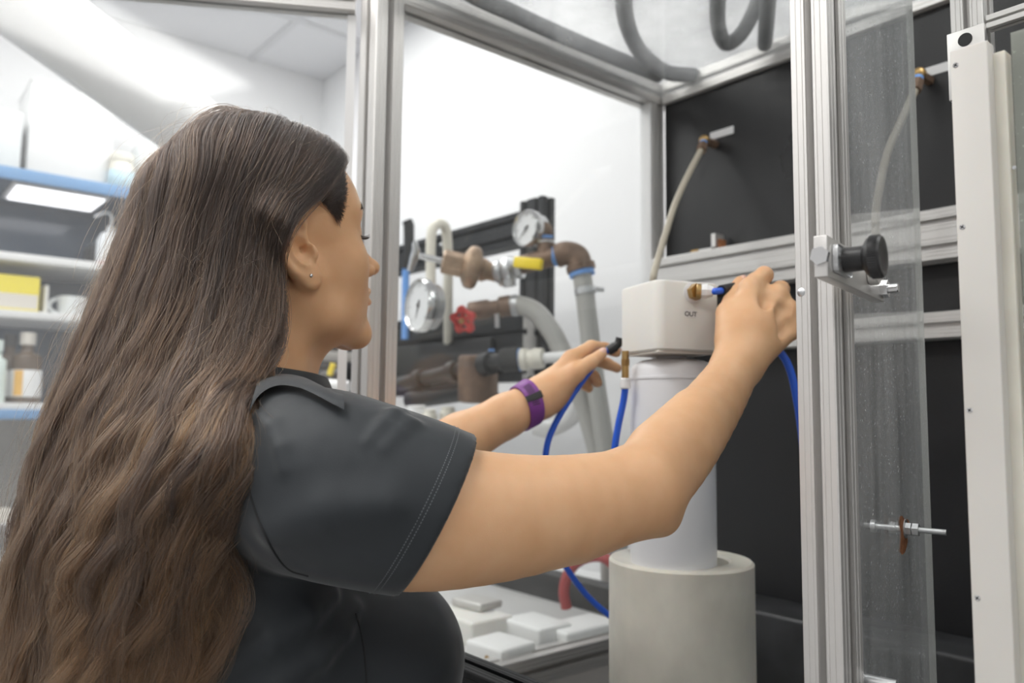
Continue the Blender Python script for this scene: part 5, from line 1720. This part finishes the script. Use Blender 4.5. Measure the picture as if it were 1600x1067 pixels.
# folded leaf of the collar, and the seams
def on_field(pxs, field):
    d_ = np.array([A3(C_R * ((x - 800) / F_PX) + C_U * ((533.5 - y) / F_PX) + C_F) for x, y in pxs])
    ln = np.linalg.norm(d_, axis=1)
    t = np.full(len(d_), 0.45)
    for _ in range(45):
        t = np.minimum(t + field(A3(C_O) + d_ * t[:, None]) * 0.85 / ln, 1.2)
    return A3(C_O) + d_ * t[:, None], d_ / ln[:, None]
def collar_leaf():
    up = [(402, 596), (416, 587), (445, 584), (474, 589), (500, 601), (522, 612), (537, 616)]
    lw = [(388, 648), (404, 618), (432, 602), (466, 605), (494, 617), (516, 629), (538, 640)]
    fld = lambda p: np.minimum(sd_shirt(p) - 0.0065, sd_neck(p) - 0.010)
    U_ = spline([Vector((x, y, 0)) for x, y in up], 6)
    W_ = spline([Vector((x, y, 0)) for x, y in lw], 6)
    n, m = len(U_), 6
    top_, bot_ = [], []
    hits, rays = on_field([a_.lerp(b_, j / (m - 1))[:2] for a_, b_ in zip(U_, W_) for j in range(m)], fld)
    for i_, (a_, b_) in enumerate(zip(U_, W_)):
        for j in range(m):
            q = a_.lerp(b_, j / (m - 1))
            p_, v_ = hits[i_ * m + j], rays[i_ * m + j]
            zz = to_px(p_)[2]
            if zz > 0.80:
                p_ = A3(P(q.x, q.y, 0.775))
            bul = 0.0025 * math.sin(math.pi * j / (m - 1))
            top_.append(p_ - v_ * bul)
            bot_.append(p_ + v_ * 0.0025)
    top_ = np.array(top_).reshape(n, m, 3)
    for _ in range(2):
        top_[1:-1] = 0.25 * top_[:-2] + 0.5 * top_[1:-1] + 0.25 * top_[2:]
    vs_ = [tuple(p) for p in top_.reshape(-1, 3)] + [tuple(p) for p in bot_]
    N_ = n * m
    fs_ = []
    for i in range(n - 1):
        for j in range(m - 1):
            q = (i * m + j, i * m + j + 1, (i + 1) * m + j + 1, (i + 1) * m + j)
            fs_.append(q)
            fs_.append(tuple(N_ + k for k in q[::-1]))
    rim = [j for j in range(m)] + [i * m + m - 1 for i in range(1, n)] + [(n - 1) * m + j for j in range(m - 2, -1, -1)] + [i * m for i in range(n - 2, 0, -1)]
    for a_, b_ in zip(rim, rim[1:] + rim[:1]):
        fs_.append((a_, b_, N_ + b_, N_ + a_))
    return MB().add(vs_, fs_, True).build('collar_leaf', 'shirt_fabric', shirt, 50)
collar_leaf()
nmat('seam_thread', (0.008, 0.009, 0.010), 0.8)
for pts in ([(374, 668), (380, 720), (392, 775), (408, 822), (430, 865), (452, 890), (482, 900)], [(556, 958), (566, 1000), (571, 1040), (573, 1085)]):
    q = spline([Vector((x, y, 0)) for x, y in pts], 8)
    MB().tube(list(on_field([v[:2] for v in q], sd_shirt)[0]), 0.0009, 6).build('seam', 'seam_thread', shirt)
# trousers, out of the picture but carrying the figure to the floor
def sd_trousers(p):
    c = V3(TX - 0.01, YC, 0.0)
    d = d_ell(p, c + V3(0, 0, 0.88), (0.125, 0.18, 0.16))
    for s in (-1, 1):
        d = smin(d, d_cone(p, c + V3(0.0, s * 0.09, 0.82), c + V3(0.015, s * 0.09, 0.45), 0.092, 0.062), 0.03)
        d = smin(d, d_cone(p, c + V3(0.015, s * 0.09, 0.45), c + V3(-0.02, s * 0.09, 0.06), 0.062, 0.05), 0.03)
    return smax(d, 0.045 - p[:, 2], 0.004)
solid('trousers', sd_trousers, (TX - 0.2, YC - 0.25, 0.02), (TX + 0.2, YC + 0.25, 1.06), 0.008, 'trouser_fabric', person, 1)
for s in (-1, 1):
    sh_ = MB()
    sh_.sphere((TX + 0.03, YC + s * 0.09, 0.035), 0.05, 20, 12, (2.4, 0.85, 0.7))
    for i, q in enumerate(sh_.v):
        sh_.v[i] = (q[0], q[1], max(q[2], 0.0))
    sh_.build('shoe', 'black_rubber', person)

# ------------------------------------------------------------------ purple band on the left wrist
wb0, wb1 = A3(P(838, 624, 1.04)), A3(P(815, 637, 1.0325))
wax = wb0 - wb1
wax /= np.linalg.norm(wax)
wc_ = A3(P(818, 627, 1.032))
ws = np.cross(wax, A3(C_F))
ws /= np.linalg.norm(ws)
wt = np.cross(wax, ws)
tilt = A3(C_U) * 0.0
wbn = wax * 0.94 + A3(C_U) * -0.20 + A3(C_F) * 0.15
wbn /= np.linalg.norm(wbn)
n_ = 64
an = np.linspace(0, 2 * math.pi, n_, endpoint=False)
s2 = np.cross(wbn, A3(C_F))
s2 /= np.linalg.norm(s2)
t2 = np.cross(wbn, s2)
wcen = A3(P(820, 626, 1.033))
def wrist_ring(off, out):
    cen = wcen + wbn * off
    ring = cen + 0.03 * (np.cos(an)[:, None] * s2 + np.sin(an)[:, None] * t2)
    for _ in range(4):
        ring, g = project(ring, sd_arm_l, 4)
        ring = ring - ((ring - cen) @ wbn)[:, None] * wbn
    return ring + g * out
offs = [(-0.0095, 0.0004), (-0.0095, 0.0024), (-0.0080, 0.0032), (0.0080, 0.0032), (0.0095, 0.0024), (0.0095, 0.0004)]
rings = [wrist_ring(o_, u_) for o_, u_ in offs]
vs_ = [tuple(p) for r in rings for p in r]
fs_ = []
for i in range(len(rings)):
    j = (i + 1) % len(rings)
    for k in range(n_):
        k2 = (k + 1) % n_
        fs_.append((i * n_ + k, i * n_ + k2, j * n_ + k2, j * n_ + k))
wband = MB().add(vs_, fs_, True).build('wristband', 'wristband_purple', person)
wband['label'] = 'purple silicone wristband with punched slots'
# dark slots and keeper loop where the band faces the camera
mid = wrist_ring(0.0, 0.0036)
nrm = mid - wcen
face = (mid - A3(C_O)) / np.linalg.norm(mid - A3(C_O), axis=1)[:, None]
vis = np.argsort([abs(to_px(p)[0] - 822) + abs(to_px(p)[1] - 604) + (0 if np.dot(nn, ff) < 0 else 1000) for p, nn, ff in zip(mid, nrm, face)])
k0 = int(vis[0])
sgn = 1 if to_px(mid[(k0 + 4) % n_])[1] > to_px(mid[k0])[1] else -1
sl_ = wrist_ring(-0.0045, 0.0035), wrist_ring(0.0045, 0.0035)
for j in range(12):
    if j in (6,):
        continue
    a, b = (k0 + sgn * j) % n_, (k0 + sgn * (j + 1)) % n_
    q0, q1 = sl_[0][a], sl_[1][a]
    r0, r1 = sl_[0][b], sl_[1][b]
    f_ = 0.35
    MB().add([q0, q1, q1 + (r1 - q1) * f_, q0 + (r0 - q0) * f_], [(0, 1, 2, 3)]).build('slot', 'print_black', wband)
kl = [wrist_ring(o_, 0.0046) for o_ in (-0.0105, 0.0105)]
idx_ = [(k0 + sgn * (6 + j)) % n_ for j in range(4)]
vs_ = [tuple(kl[0][i]) for i in idx_] + [tuple(kl[1][i]) for i in idx_]
MB().add(vs_, [(i, i + 1, 5 + i, 4 + i) for i in range(3)], True).build('keeper_loop', 'black_rubber', wband)
# ------------------------------------------------------------------ long wavy hair
GUIDES = [
    [(512, 262, .80), (498, 285, .775), (480, 306, .752), (457, 322, .735), (437, 346, .722), (429, 400, .712), (429, 450, .704), (422, 500, .69), (411, 545, .67), (397, 590, .645), (380, 650, .612), (362, 720, .595), (346, 800, .59), (342, 880, .59), (336, 960, .588), (318, 1040, .588), (302, 1120, .588)],
    [(512, 236, .805), (492, 270, .765), (460, 303, .735), (432, 340, .715), (418, 400, .703), (417, 460, .692), (408, 520, .67), (392, 580, .637), (370, 650, .602), (344, 720, .586), (328, 800, .58), (322, 890, .578), (314, 970, .578), (296, 1060, .578), (280, 1150, .58)],
    [(480, 208, .81), (453, 245, .76), (425, 300, .72), (405, 350, .70), (393, 410, .69), (384, 470, .678), (372, 530, .655), (352, 600, .62), (325, 670, .59), (300, 750, .575), (290, 830, .57), (288, 920, .568), (275, 1000, .568), (255, 1085, .568), (240, 1170, .57)],
    [(445, 192, .81), (410, 226, .75), (380, 290, .705), (362, 350, .69), (350, 420, .682), (338, 490, .66), (318, 560, .635), (290, 640, .60), (262, 720, .58), (240, 800, .57), (230, 890, .57), (220, 980, .565), (200, 1085, .565), (190, 1180, .565)],
    [(413, 185, .81), (370, 210, .755), (335, 270, .71), (315, 340, .688), (300, 410, .68), (285, 490, .668), (262, 570, .65), (232, 650, .622), (205, 740, .597), (185, 830, .582), (172, 920, .575), (160, 1000, .572), (145, 1090, .572), (135, 1180, .572)],
    [(388, 185, .815), (335, 205, .77), (295, 260, .73), (270, 330, .70), (250, 410, .688), (228, 490, .675), (200, 580, .655), (165, 670, .63), (140, 760, .61), (122, 850, .597), (108, 940, .59), (92, 1020, .588), (80, 1095, .588), (70, 1180, .588)],
    [(372, 187, .82), (305, 210, .79), (260, 260, .757), (228, 330, .728), (203, 410, .71), (176, 490, .695), (146, 580, .675), (114, 670, .652), (84, 760, .635), (66, 850, .622), (52, 940, .614), (36, 1030, .61), (22, 1100, .61), (10, 1180, .61)],
    [(352, 190, .83), (283, 218, .81), (240, 266, .79), (208, 330, .765), (180, 400, .745), (146, 480, .727), (112, 560, .705), (80, 650, .683), (45, 760, .662), (30, 850, .65), (14, 950, .64), (0, 1040, .635), (-18, 1105, .635), (-30, 1180, .635)],
    [(342, 198, .85), (280, 232, .845), (243, 285, .83), (216, 350, .81), (188, 420, .79), (160, 500, .77), (130, 590, .745), (98, 690, .72), (72, 800, .70), (55, 900, .69), (40, 1000, .685), (28, 1100, .685), (18, 1180, .685)],
]
NS = 40
def resample(pts, n):
    pts = np.array(pts)
    L = np.concatenate([[0], np.cumsum(np.linalg.norm(np.diff(pts, axis=0), axis=1))])
    t = np.linspace(0, L[-1], n)
    return np.stack([np.interp(t, L, pts[:, k]) for k in range(3)], 1)
def sd_under(p):
    """what the hair lies on: scalp and shirt, with room for its thickness"""
    d = near(p, HC + V3(0, 0, 0.01), 0.24, sd_head) - 0.011
    m = p[:, 2] < S_R[2] + 0.13
    if m.any():
        d[m] = np.minimum(d[m], sd_shirt(p[m]) - 0.011)
    m = (p[:, 2] > S_R[2] - 0.05) & (p[:, 2] < HC[2])
    if m.any():
        d[m] = np.minimum(d[m], sd_neck(p[m]) - 0.011)
    return d
def grad(p, field, e=2e-4):
    g = np.stack([field(p + V3(*(e if k == j else 0 for j in range(3)))) - field(p - V3(*(e if k == j else 0 for j in range(3)))) for k in range(3)], 1)
    return g / np.maximum(np.linalg.norm(g, axis=1), 1e-9)[:, None]
def lay(p):
    """slide points toward the viewer, or straight out where the surface turns away, until they lie on top"""
    p = p.copy()
    for _ in range(14):
        d = sd_under(p)
        m = d < 0
        if not m.any():
            break
        g = grad(p[m], sd_under)
        ray = A3(C_O) - p[m]
        ray /= np.linalg.norm(ray, axis=1)[:, None]
        c = np.sum(g * ray, 1)
        step = np.where((c > 0.45)[:, None], ray / np.maximum(c, 0.45)[:, None], g)
        p[m] -= step * np.maximum(d[m], -0.02)[:, None]
    return p
def smooth_line(c, it=2):
    for _ in range(it):
        c = np.concatenate([c[:1], 0.25 * c[:-2] + 0.5 * c[1:-1] + 0.25 * c[2:], c[-1:]])
    return c
_gl = []
for g in GUIDES:
    c = [A3(p) for p in spline([P(*q) for q in g], 8)]
    r0, _g0 = project((c[0] + V3(-0.004, 0.034, 0.0))[None], lambda p: sd_head(p) - 0.009, 8)     # the hair starts beyond the parting
    c = resample([r0[0]] + c, NS)
    c = smooth_line(lay(c), 5)
    _gl.append(lay(c))
GR = np.stack(_gl)                                    # guides x samples x 3
def mirror(c):
    m = c.copy()
    m[..., 1] = np.maximum(2 * HC[1] - m[..., 1], HC[1])
    return m
def guide(u):
    """smooth interpolation across the guides, u in 0..1"""
    x = np.clip(u, 0, 1) * (len(GR) - 1)
    i = int(min(math.floor(x), len(GR) - 2))
    t = x - i
    a, b = GR[max(i - 1, 0)], GR[i]
    c, d = GR[i + 1], GR[min(i + 2, len(GR) - 1)]
    return 0.5 * ((2 * b) + (c - a) * t + (2 * a - 5 * b + 4 * c - d) * t * t + (3 * b - a - 3 * c + d) * t ** 3)
# head axis for the sense of 'outward'
axis_top = HC + V3(0, 0, 0.05)
axis_low = np.array([TX + 0.02, YC, 0.95])
def outward(c):
    t = np.clip((axis_top[2] - c[:, 2]) / (axis_top[2] - axis_low[2]), 0, 1)[:, None]
    o = c - (axis_top * (1 - t) + axis_low * t)
    up = c[:, 2] > axis_top[2]
    o[~up, 2] = 0
    return o / np.maximum(np.linalg.norm(o, axis=1), 1e-6)[:, None]

def hair_material():
    m = bpy.data.materials.new('brown_hair')
    m.use_nodes = True
    nt = m.node_tree
    nt.nodes.remove(nt.nodes['Principled BSDF'])
    out = nt.nodes['Material Output']
    hb_ = nt.nodes.new('ShaderNodeBsdfHairPrincipled')
    hb_.model = 'CHIANG'
    hb_.parametrization = 'COLOR'
    hi_ = nt.nodes.new('ShaderNodeHairInfo')
    at = nt.nodes.new('ShaderNodeAttribute')
    at.attribute_name = 'tone'
    cr = nt.nodes.new('ShaderNodeValToRGB')
    el = cr.color_ramp.elements
    el[0].position = 0.0
    el[0].color = (0.012, 0.008, 0.0065, 1)
    el[1].position = 1.0
    el[1].color = (0.27, 0.13, 0.052, 1)
    e = cr.color_ramp.elements.new(0.35)
    e.color = (0.034, 0.021, 0.0145, 1)
    e = cr.color_ramp.elements.new(0.7)
    e.color = (0.086, 0.045, 0.021, 1)
    ma = nt.nodes.new('ShaderNodeMath')
    ma.operation = 'MULTIPLY_ADD'
    ma.inputs[1].default_value = 0.62
    nt.links.new(hi_.outputs['Intercept'], ma.inputs[0])
    nt.links.new(at.outputs['Fac'], ma.inputs[2])
    nt.links.new(ma.outputs[0], cr.inputs[0])
    nt.links.new(cr.outputs[0], hb_.inputs['Color'])
    hb_.inputs['Roughness'].default_value = 0.38
    hb_.inputs['Radial Roughness'].default_value = 0.6
    hb_.inputs['Coat'].default_value = 0.0
    hb_.inputs['Random Roughness'].default_value = 0.2
    nt.links.new(hb_.outputs[0], out.inputs[0])
    MATS['brown_hair'] = m
hair_material()
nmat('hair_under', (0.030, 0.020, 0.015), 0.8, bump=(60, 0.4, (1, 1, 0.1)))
nmat('brow_hair', (0.035, 0.022, 0.016), 0.7)

def hair_mass():
    nu = 33
    cols = [guide(k / (nu - 1)) for k in range(nu)]
    near_side = np.stack(cols)                                  # nu x NS x 3
    far = mirror(near_side)[::-1]
    ring = np.concatenate([near_side, far], 0)                  # closed loop
    n = len(ring)
    ins = np.zeros_like(ring)
    for k in range(n):
        ins[k] = ring[k] - outward(ring[k]) * 0.010
    vs_ = [tuple(ins[k, s]) for s in range(NS) for k in range(n)]
    fs_ = []
    for s in range(NS - 1):
        for k in range(n):
            k2 = (k + 1) % n
            fs_.append((s * n + k, s * n + k2, (s + 1) * n + k2, (s + 1) * n + k))
    fs_.append(tuple((NS - 1) * n + k for k in range(n)))
    return MB().add(vs_, fs_, True).build('hair', 'hair_under', person, 180)
hair = hair_mass()
hair['label'] = 'long wavy brown hair falling down the back'

def curves_object(name, strands, radii, tones, mat, parent):
    """strands: N x M x 3"""
    N, M = strands.shape[:2]
    hc = bpy.data.hair_curves.new(name)
    hc.add_curves([M] * N)
    hc.attributes['position'].data.foreach_set('vector', strands.reshape(-1).astype(np.float32))
    ra = hc.attributes.get('radius') or hc.attributes.new('radius', 'FLOAT', 'POINT')
    ra.data.foreach_set('value', radii.reshape(-1).astype(np.float32))
    ta = hc.attributes.new('tone', 'FLOAT', 'CURVE')
    ta.data.foreach_set('value', tones.astype(np.float32))
    hc.materials.append(MATS[mat])
    o = bpy.data.objects.new(name, hc)
    COL.objects.link(o)
    o.parent = parent
    o.matrix_parent_inverse = Matrix.Translation(-world_loc(parent))
    return o
rng = np.random.default_rng(7)
def make_strands(n_lock, per, mirrored, spread=1.0):
    S = np.linspace(0, 1, NS)
    out, tones = [], []
    for L in range(n_lock):
        u = (L + rng.uniform(0.1, 0.9)) / n_lock
        c = guide(u)
        n_ = outward(c)
        tan = np.gradient(c, axis=0)
        tan /= np.linalg.norm(tan, axis=1)[:, None]
        lat = np.cross(tan, n_)
        lat /= np.maximum(np.linalg.norm(lat, axis=1), 1e-6)[:, None]
        length = rng.uniform(0.80, 1.0) if rng.random() < 0.6 else 1.0
        grow = np.clip((S - 0.22) / 0.5, 0, 1) ** 1.2
        wl_ = rng.uniform(4.0, 7.0)
        ph = rng.uniform(0, 6.28)
        amp = rng.uniform(0.004, 0.0135)
        wave = amp * np.sin(2 * math.pi * (wl_ * S ** 1.1) + ph) * grow
        wave2 = amp * 0.6 * np.sin(2 * math.pi * (wl_ * S ** 1.1) + ph + 1.4) * grow
        drift = rng.normal(0, 0.010) * S ** 1.5
        depth = -abs(rng.normal(0, 0.008)) * np.clip(S * 3, 0.2, 1)
        lift = rng.normal(0.0, 0.0045) * (0.25 + S) + depth
        cl = c + lat * (wave + drift)[:, None] + n_ * (wave2 + lift)[:, None]
        tone_l = rng.normal(0.0, 0.14)
        ro = rng.normal(0, 1, (per, 2))
        ro /= np.maximum(1, np.linalg.norm(ro, axis=1) / 1.6)[:, None]
        r_root = 0.0090 * spread
        r_mid = rng.uniform(0.0050, 0.0080) * spread
        r_tip = rng.uniform(0.0015, 0.0048) * spread
        rad = np.interp(S, [0, 0.35, 0.75, 1], [r_root, r_mid, r_mid * 0.68, r_tip])
        for k in range(per):
            j = 0.0007 * np.sin(2 * math.pi * rng.uniform(2, 9) * S + rng.uniform(0, 6.28)) + 0.0016 * grow * np.sin(2 * math.pi * rng.uniform(3, 8) * S + rng.uniform(0, 6.28))
            fr = rng.normal(0, 0.0012) * S * 2
            st = cl + lat * (ro[k, 0] * rad + j + fr)[:, None] + n_ * (ro[k, 1] * rad * 0.32 * np.clip(0.3 + S * 2, 0, 1) + j * 0.7)[:, None]
            e = length * rng.uniform(0.90, 1.0)
            si = S * e
            st = np.stack([np.interp(si, S, st[:, a]) for a in range(3)], 1)
            out.append(st)
            tones.append(tone_l + rng.normal(0, 0.07) + (0.20 if rng.random() < 0.10 else 0.0))
    a = np.array(out)
    if mirrored:
        a = mirror(a)
    return a, np.array(tones)
a1_, t1_ = make_strands(330, 52, False)
a2_, t2_ = make_strands(60, 30, True, 1.9)
strands = np.concatenate([a1_, a2_])
tones = np.concatenate([t1_, t2_])
rr = np.interp(np.linspace(0, 1, NS), [0, 0.1, 0.8, 1], [0.00012, 0.00017, 0.00015, 0.00005])
so = curves_object('hair_strands', strands, np.tile(rr, (len(strands), 1)), tones, 'brown_hair', hair)
so['kind'] = 'stuff'
# loose flyaway hairs along the crown and the outline
fl_, ft_ = [], []
S = np.linspace(0, 1, NS)
for k in range(620):
    u = rng.uniform(0, 1) if k % 3 else rng.uniform(0.72, 1.0)
    c = guide(u)
    n_ = outward(c)
    tan = np.gradient(c, axis=0)
    lat = np.cross(tan / np.linalg.norm(tan, axis=1)[:, None], n_)
    a = rng.uniform(0.0, 0.75)
    b = min(1.0, a + rng.uniform(0.10, 0.35))
    si = a + (b - a) * S
    st = np.stack([np.interp(si, S, c[:, q]) for q in range(3)], 1)
    nn = np.stack([np.interp(si, S, n_[:, q]) for q in range(3)], 1)
    ll = np.stack([np.interp(si, S, lat[:, q]) for q in range(3)], 1)
    h_ = abs(rng.normal(0, 0.010)) + 0.003
    st = st + nn * (h_ * np.sin(math.pi * np.clip(S * rng.uniform(0.5, 1.0), 0, 1)))[:, None] + ll * (rng.normal(0, 0.012) * S + 0.003 * np.sin(6.28 * rng.uniform(0.5, 2) * S + rng.uniform(0, 6)))[:, None]
    fl_.append(st)
    ft_.append(rng.normal(0.15, 0.1))
for k in range(1000):                                  # frizz over the lengths
    c = guide(rng.uniform(0, 1))
    n_ = outward(c)
    tan = np.gradient(c, axis=0)
    lat = np.cross(tan / np.linalg.norm(tan, axis=1)[:, None], n_)
    lat /= np.maximum(np.linalg.norm(lat, axis=1), 1e-6)[:, None]
    a = rng.uniform(0.30, 0.88)
    b = min(1.0, a + rng.uniform(0.08, 0.28))
    si = a + (b - a) * S
    st = np.stack([np.interp(si, S, c[:, q]) for q in range(3)], 1)
    nn = np.stack([np.interp(si, S, n_[:, q]) for q in range(3)], 1)
    ll = np.stack([np.interp(si, S, lat[:, q]) for q in range(3)], 1)
    am = rng.uniform(0.002, 0.012)
    fq_ = rng.uniform(0.6, 1.8)
    ph = rng.uniform(0, 6.28)
    st = st + nn * (0.001 + rng.uniform(0, 0.012) * np.sin(math.pi * S * rng.uniform(0.6, 1.0)))[:, None] + ll * (am * np.sin(6.28 * fq_ * S + ph) + rng.normal(0, 0.014) * S)[:, None]
    fl_.append(st)
    ft_.append(rng.normal(0.08, 0.14))
fo = curves_object('flyaway_strands', np.array(fl_), np.full((len(fl_), NS), 0.00007), np.array(ft_), 'brown_hair', hair)
fo['kind'] = 'stuff'
# fine hair at the temple, swept back from the hairline over the ear
tl_, tt_ = [], []
for k in range(900):
    f = rng.uniform(0, 1)
    a = hl(0.066 - 0.026 * f + rng.normal(0, 0.002), -0.050 - 0.018 * f + rng.normal(0, 0.001), 0.086 - 0.060 * f + rng.normal(0, 0.003))
    b = hl(0.034 - 0.010 * f, -0.075, 0.056 - 0.010 * f + rng.normal(0, 0.003))
    c_ = hl(0.000 + rng.normal(0, 0.004), -0.081, 0.058 + 0.008 * (1 - f) + rng.normal(0, 0.003))
    d_ = hl(-0.034 + rng.normal(0, 0.003), -0.083, 0.047 + rng.normal(0, 0.004))
    st = np.array([A3(q) for q in spline([a, b, c_, d_], 8)])
    tl_.append(resample(st, 16))
    tt_.append(rng.normal(-0.06, 0.06))
tl_ = np.array(tl_)
sh0 = tl_.shape
pr, g_ = project(tl_.reshape(-1, 3), lambda p: sd_head(p), 6)
dist = sd_head(tl_.reshape(-1, 3))
low_ = dist < 0.0015
lift_ = np.where(low_, 0.0015 - dist, 0)[:, None] * g_
tl_ = (tl_.reshape(-1, 3) + lift_ + g_ * rng.uniform(0, 0.003, (len(g_), 1)) * 0.4).reshape(sh0)
to_ = curves_object('temple_hair', tl_, np.full(sh0[:2], 0.00014), np.array(tt_), 'brown_hair', hair)
to_['kind'] = 'stuff'
# brows, lashes and a small stud
for s in (-1, 1):
    bw = []
    for k in range(260):
        f = rng.uniform(0, 1)
        y = 0.013 + 0.036 * f
        a = V3(0.095 - 0.016 * f ** 1.6, s * y, 0.0375 + 0.008 * math.sin(math.pi * min(f * 0.75 + 0.1, 1)) + rng.normal(0, 0.0026 * (1.15 - f)))
        b = a + V3(-0.002, s * 0.0075, 0.0018 - 0.004 * f)
        bw.append(np.stack([HC + HR @ (a + (b - a) * t) for t in np.linspace(0, 1, 6)]))
    bw = np.array(bw)
    pr, g_ = project(bw.reshape(-1, 3), sd_head, 8)
    bw = (pr + g_ * 0.0005).reshape(bw.shape)
    rb = np.tile(np.array([.00022, .00024, .00022, .0002, .00015, .00008]), (len(bw), 1))
    curves_object('eyebrow', bw, rb, np.zeros(len(bw)), 'brow_hair', person)['kind'] = 'stuff'
    ls = []
    for k in range(46):
        f = k / 45
        a = V3(0.0815 - 0.010 * (2 * f - 0.75) ** 2, s * (0.0185 + 0.026 * f), 0.0128 + 0.001 * math.sin(math.pi * f))
        pr, g_ = project((HC + HR @ a)[None], sd_head, 8)
        a = pr[0]
        o_ = HR @ V3(0.85, s * (f - 0.35) * 1.1, 0.0)
        ls.append(np.stack([a + o_ * (0.0085 * t) + V3(0, 0, -0.0022 * math.sin(2.2 * t) + 0.0018 * t * t) for t in np.linspace(0, 1, 6)]))
    ls = np.array(ls)
    curves_object('eyelashes', ls, np.tile(np.array([.00022, .0002, .00018, .00015, .0001, .00005]), (len(ls), 1)), np.zeros(len(ls)), 'brow_hair', person)['kind'] = 'stuff'
pr, g_ = project(hl(-0.005, -0.080, -0.024)[None], sd_head, 10)
MB().sphere(pr[0] + g_[0] * 0.0008, 0.0019, 12, 8).build('ear_stud', 'steel', person)
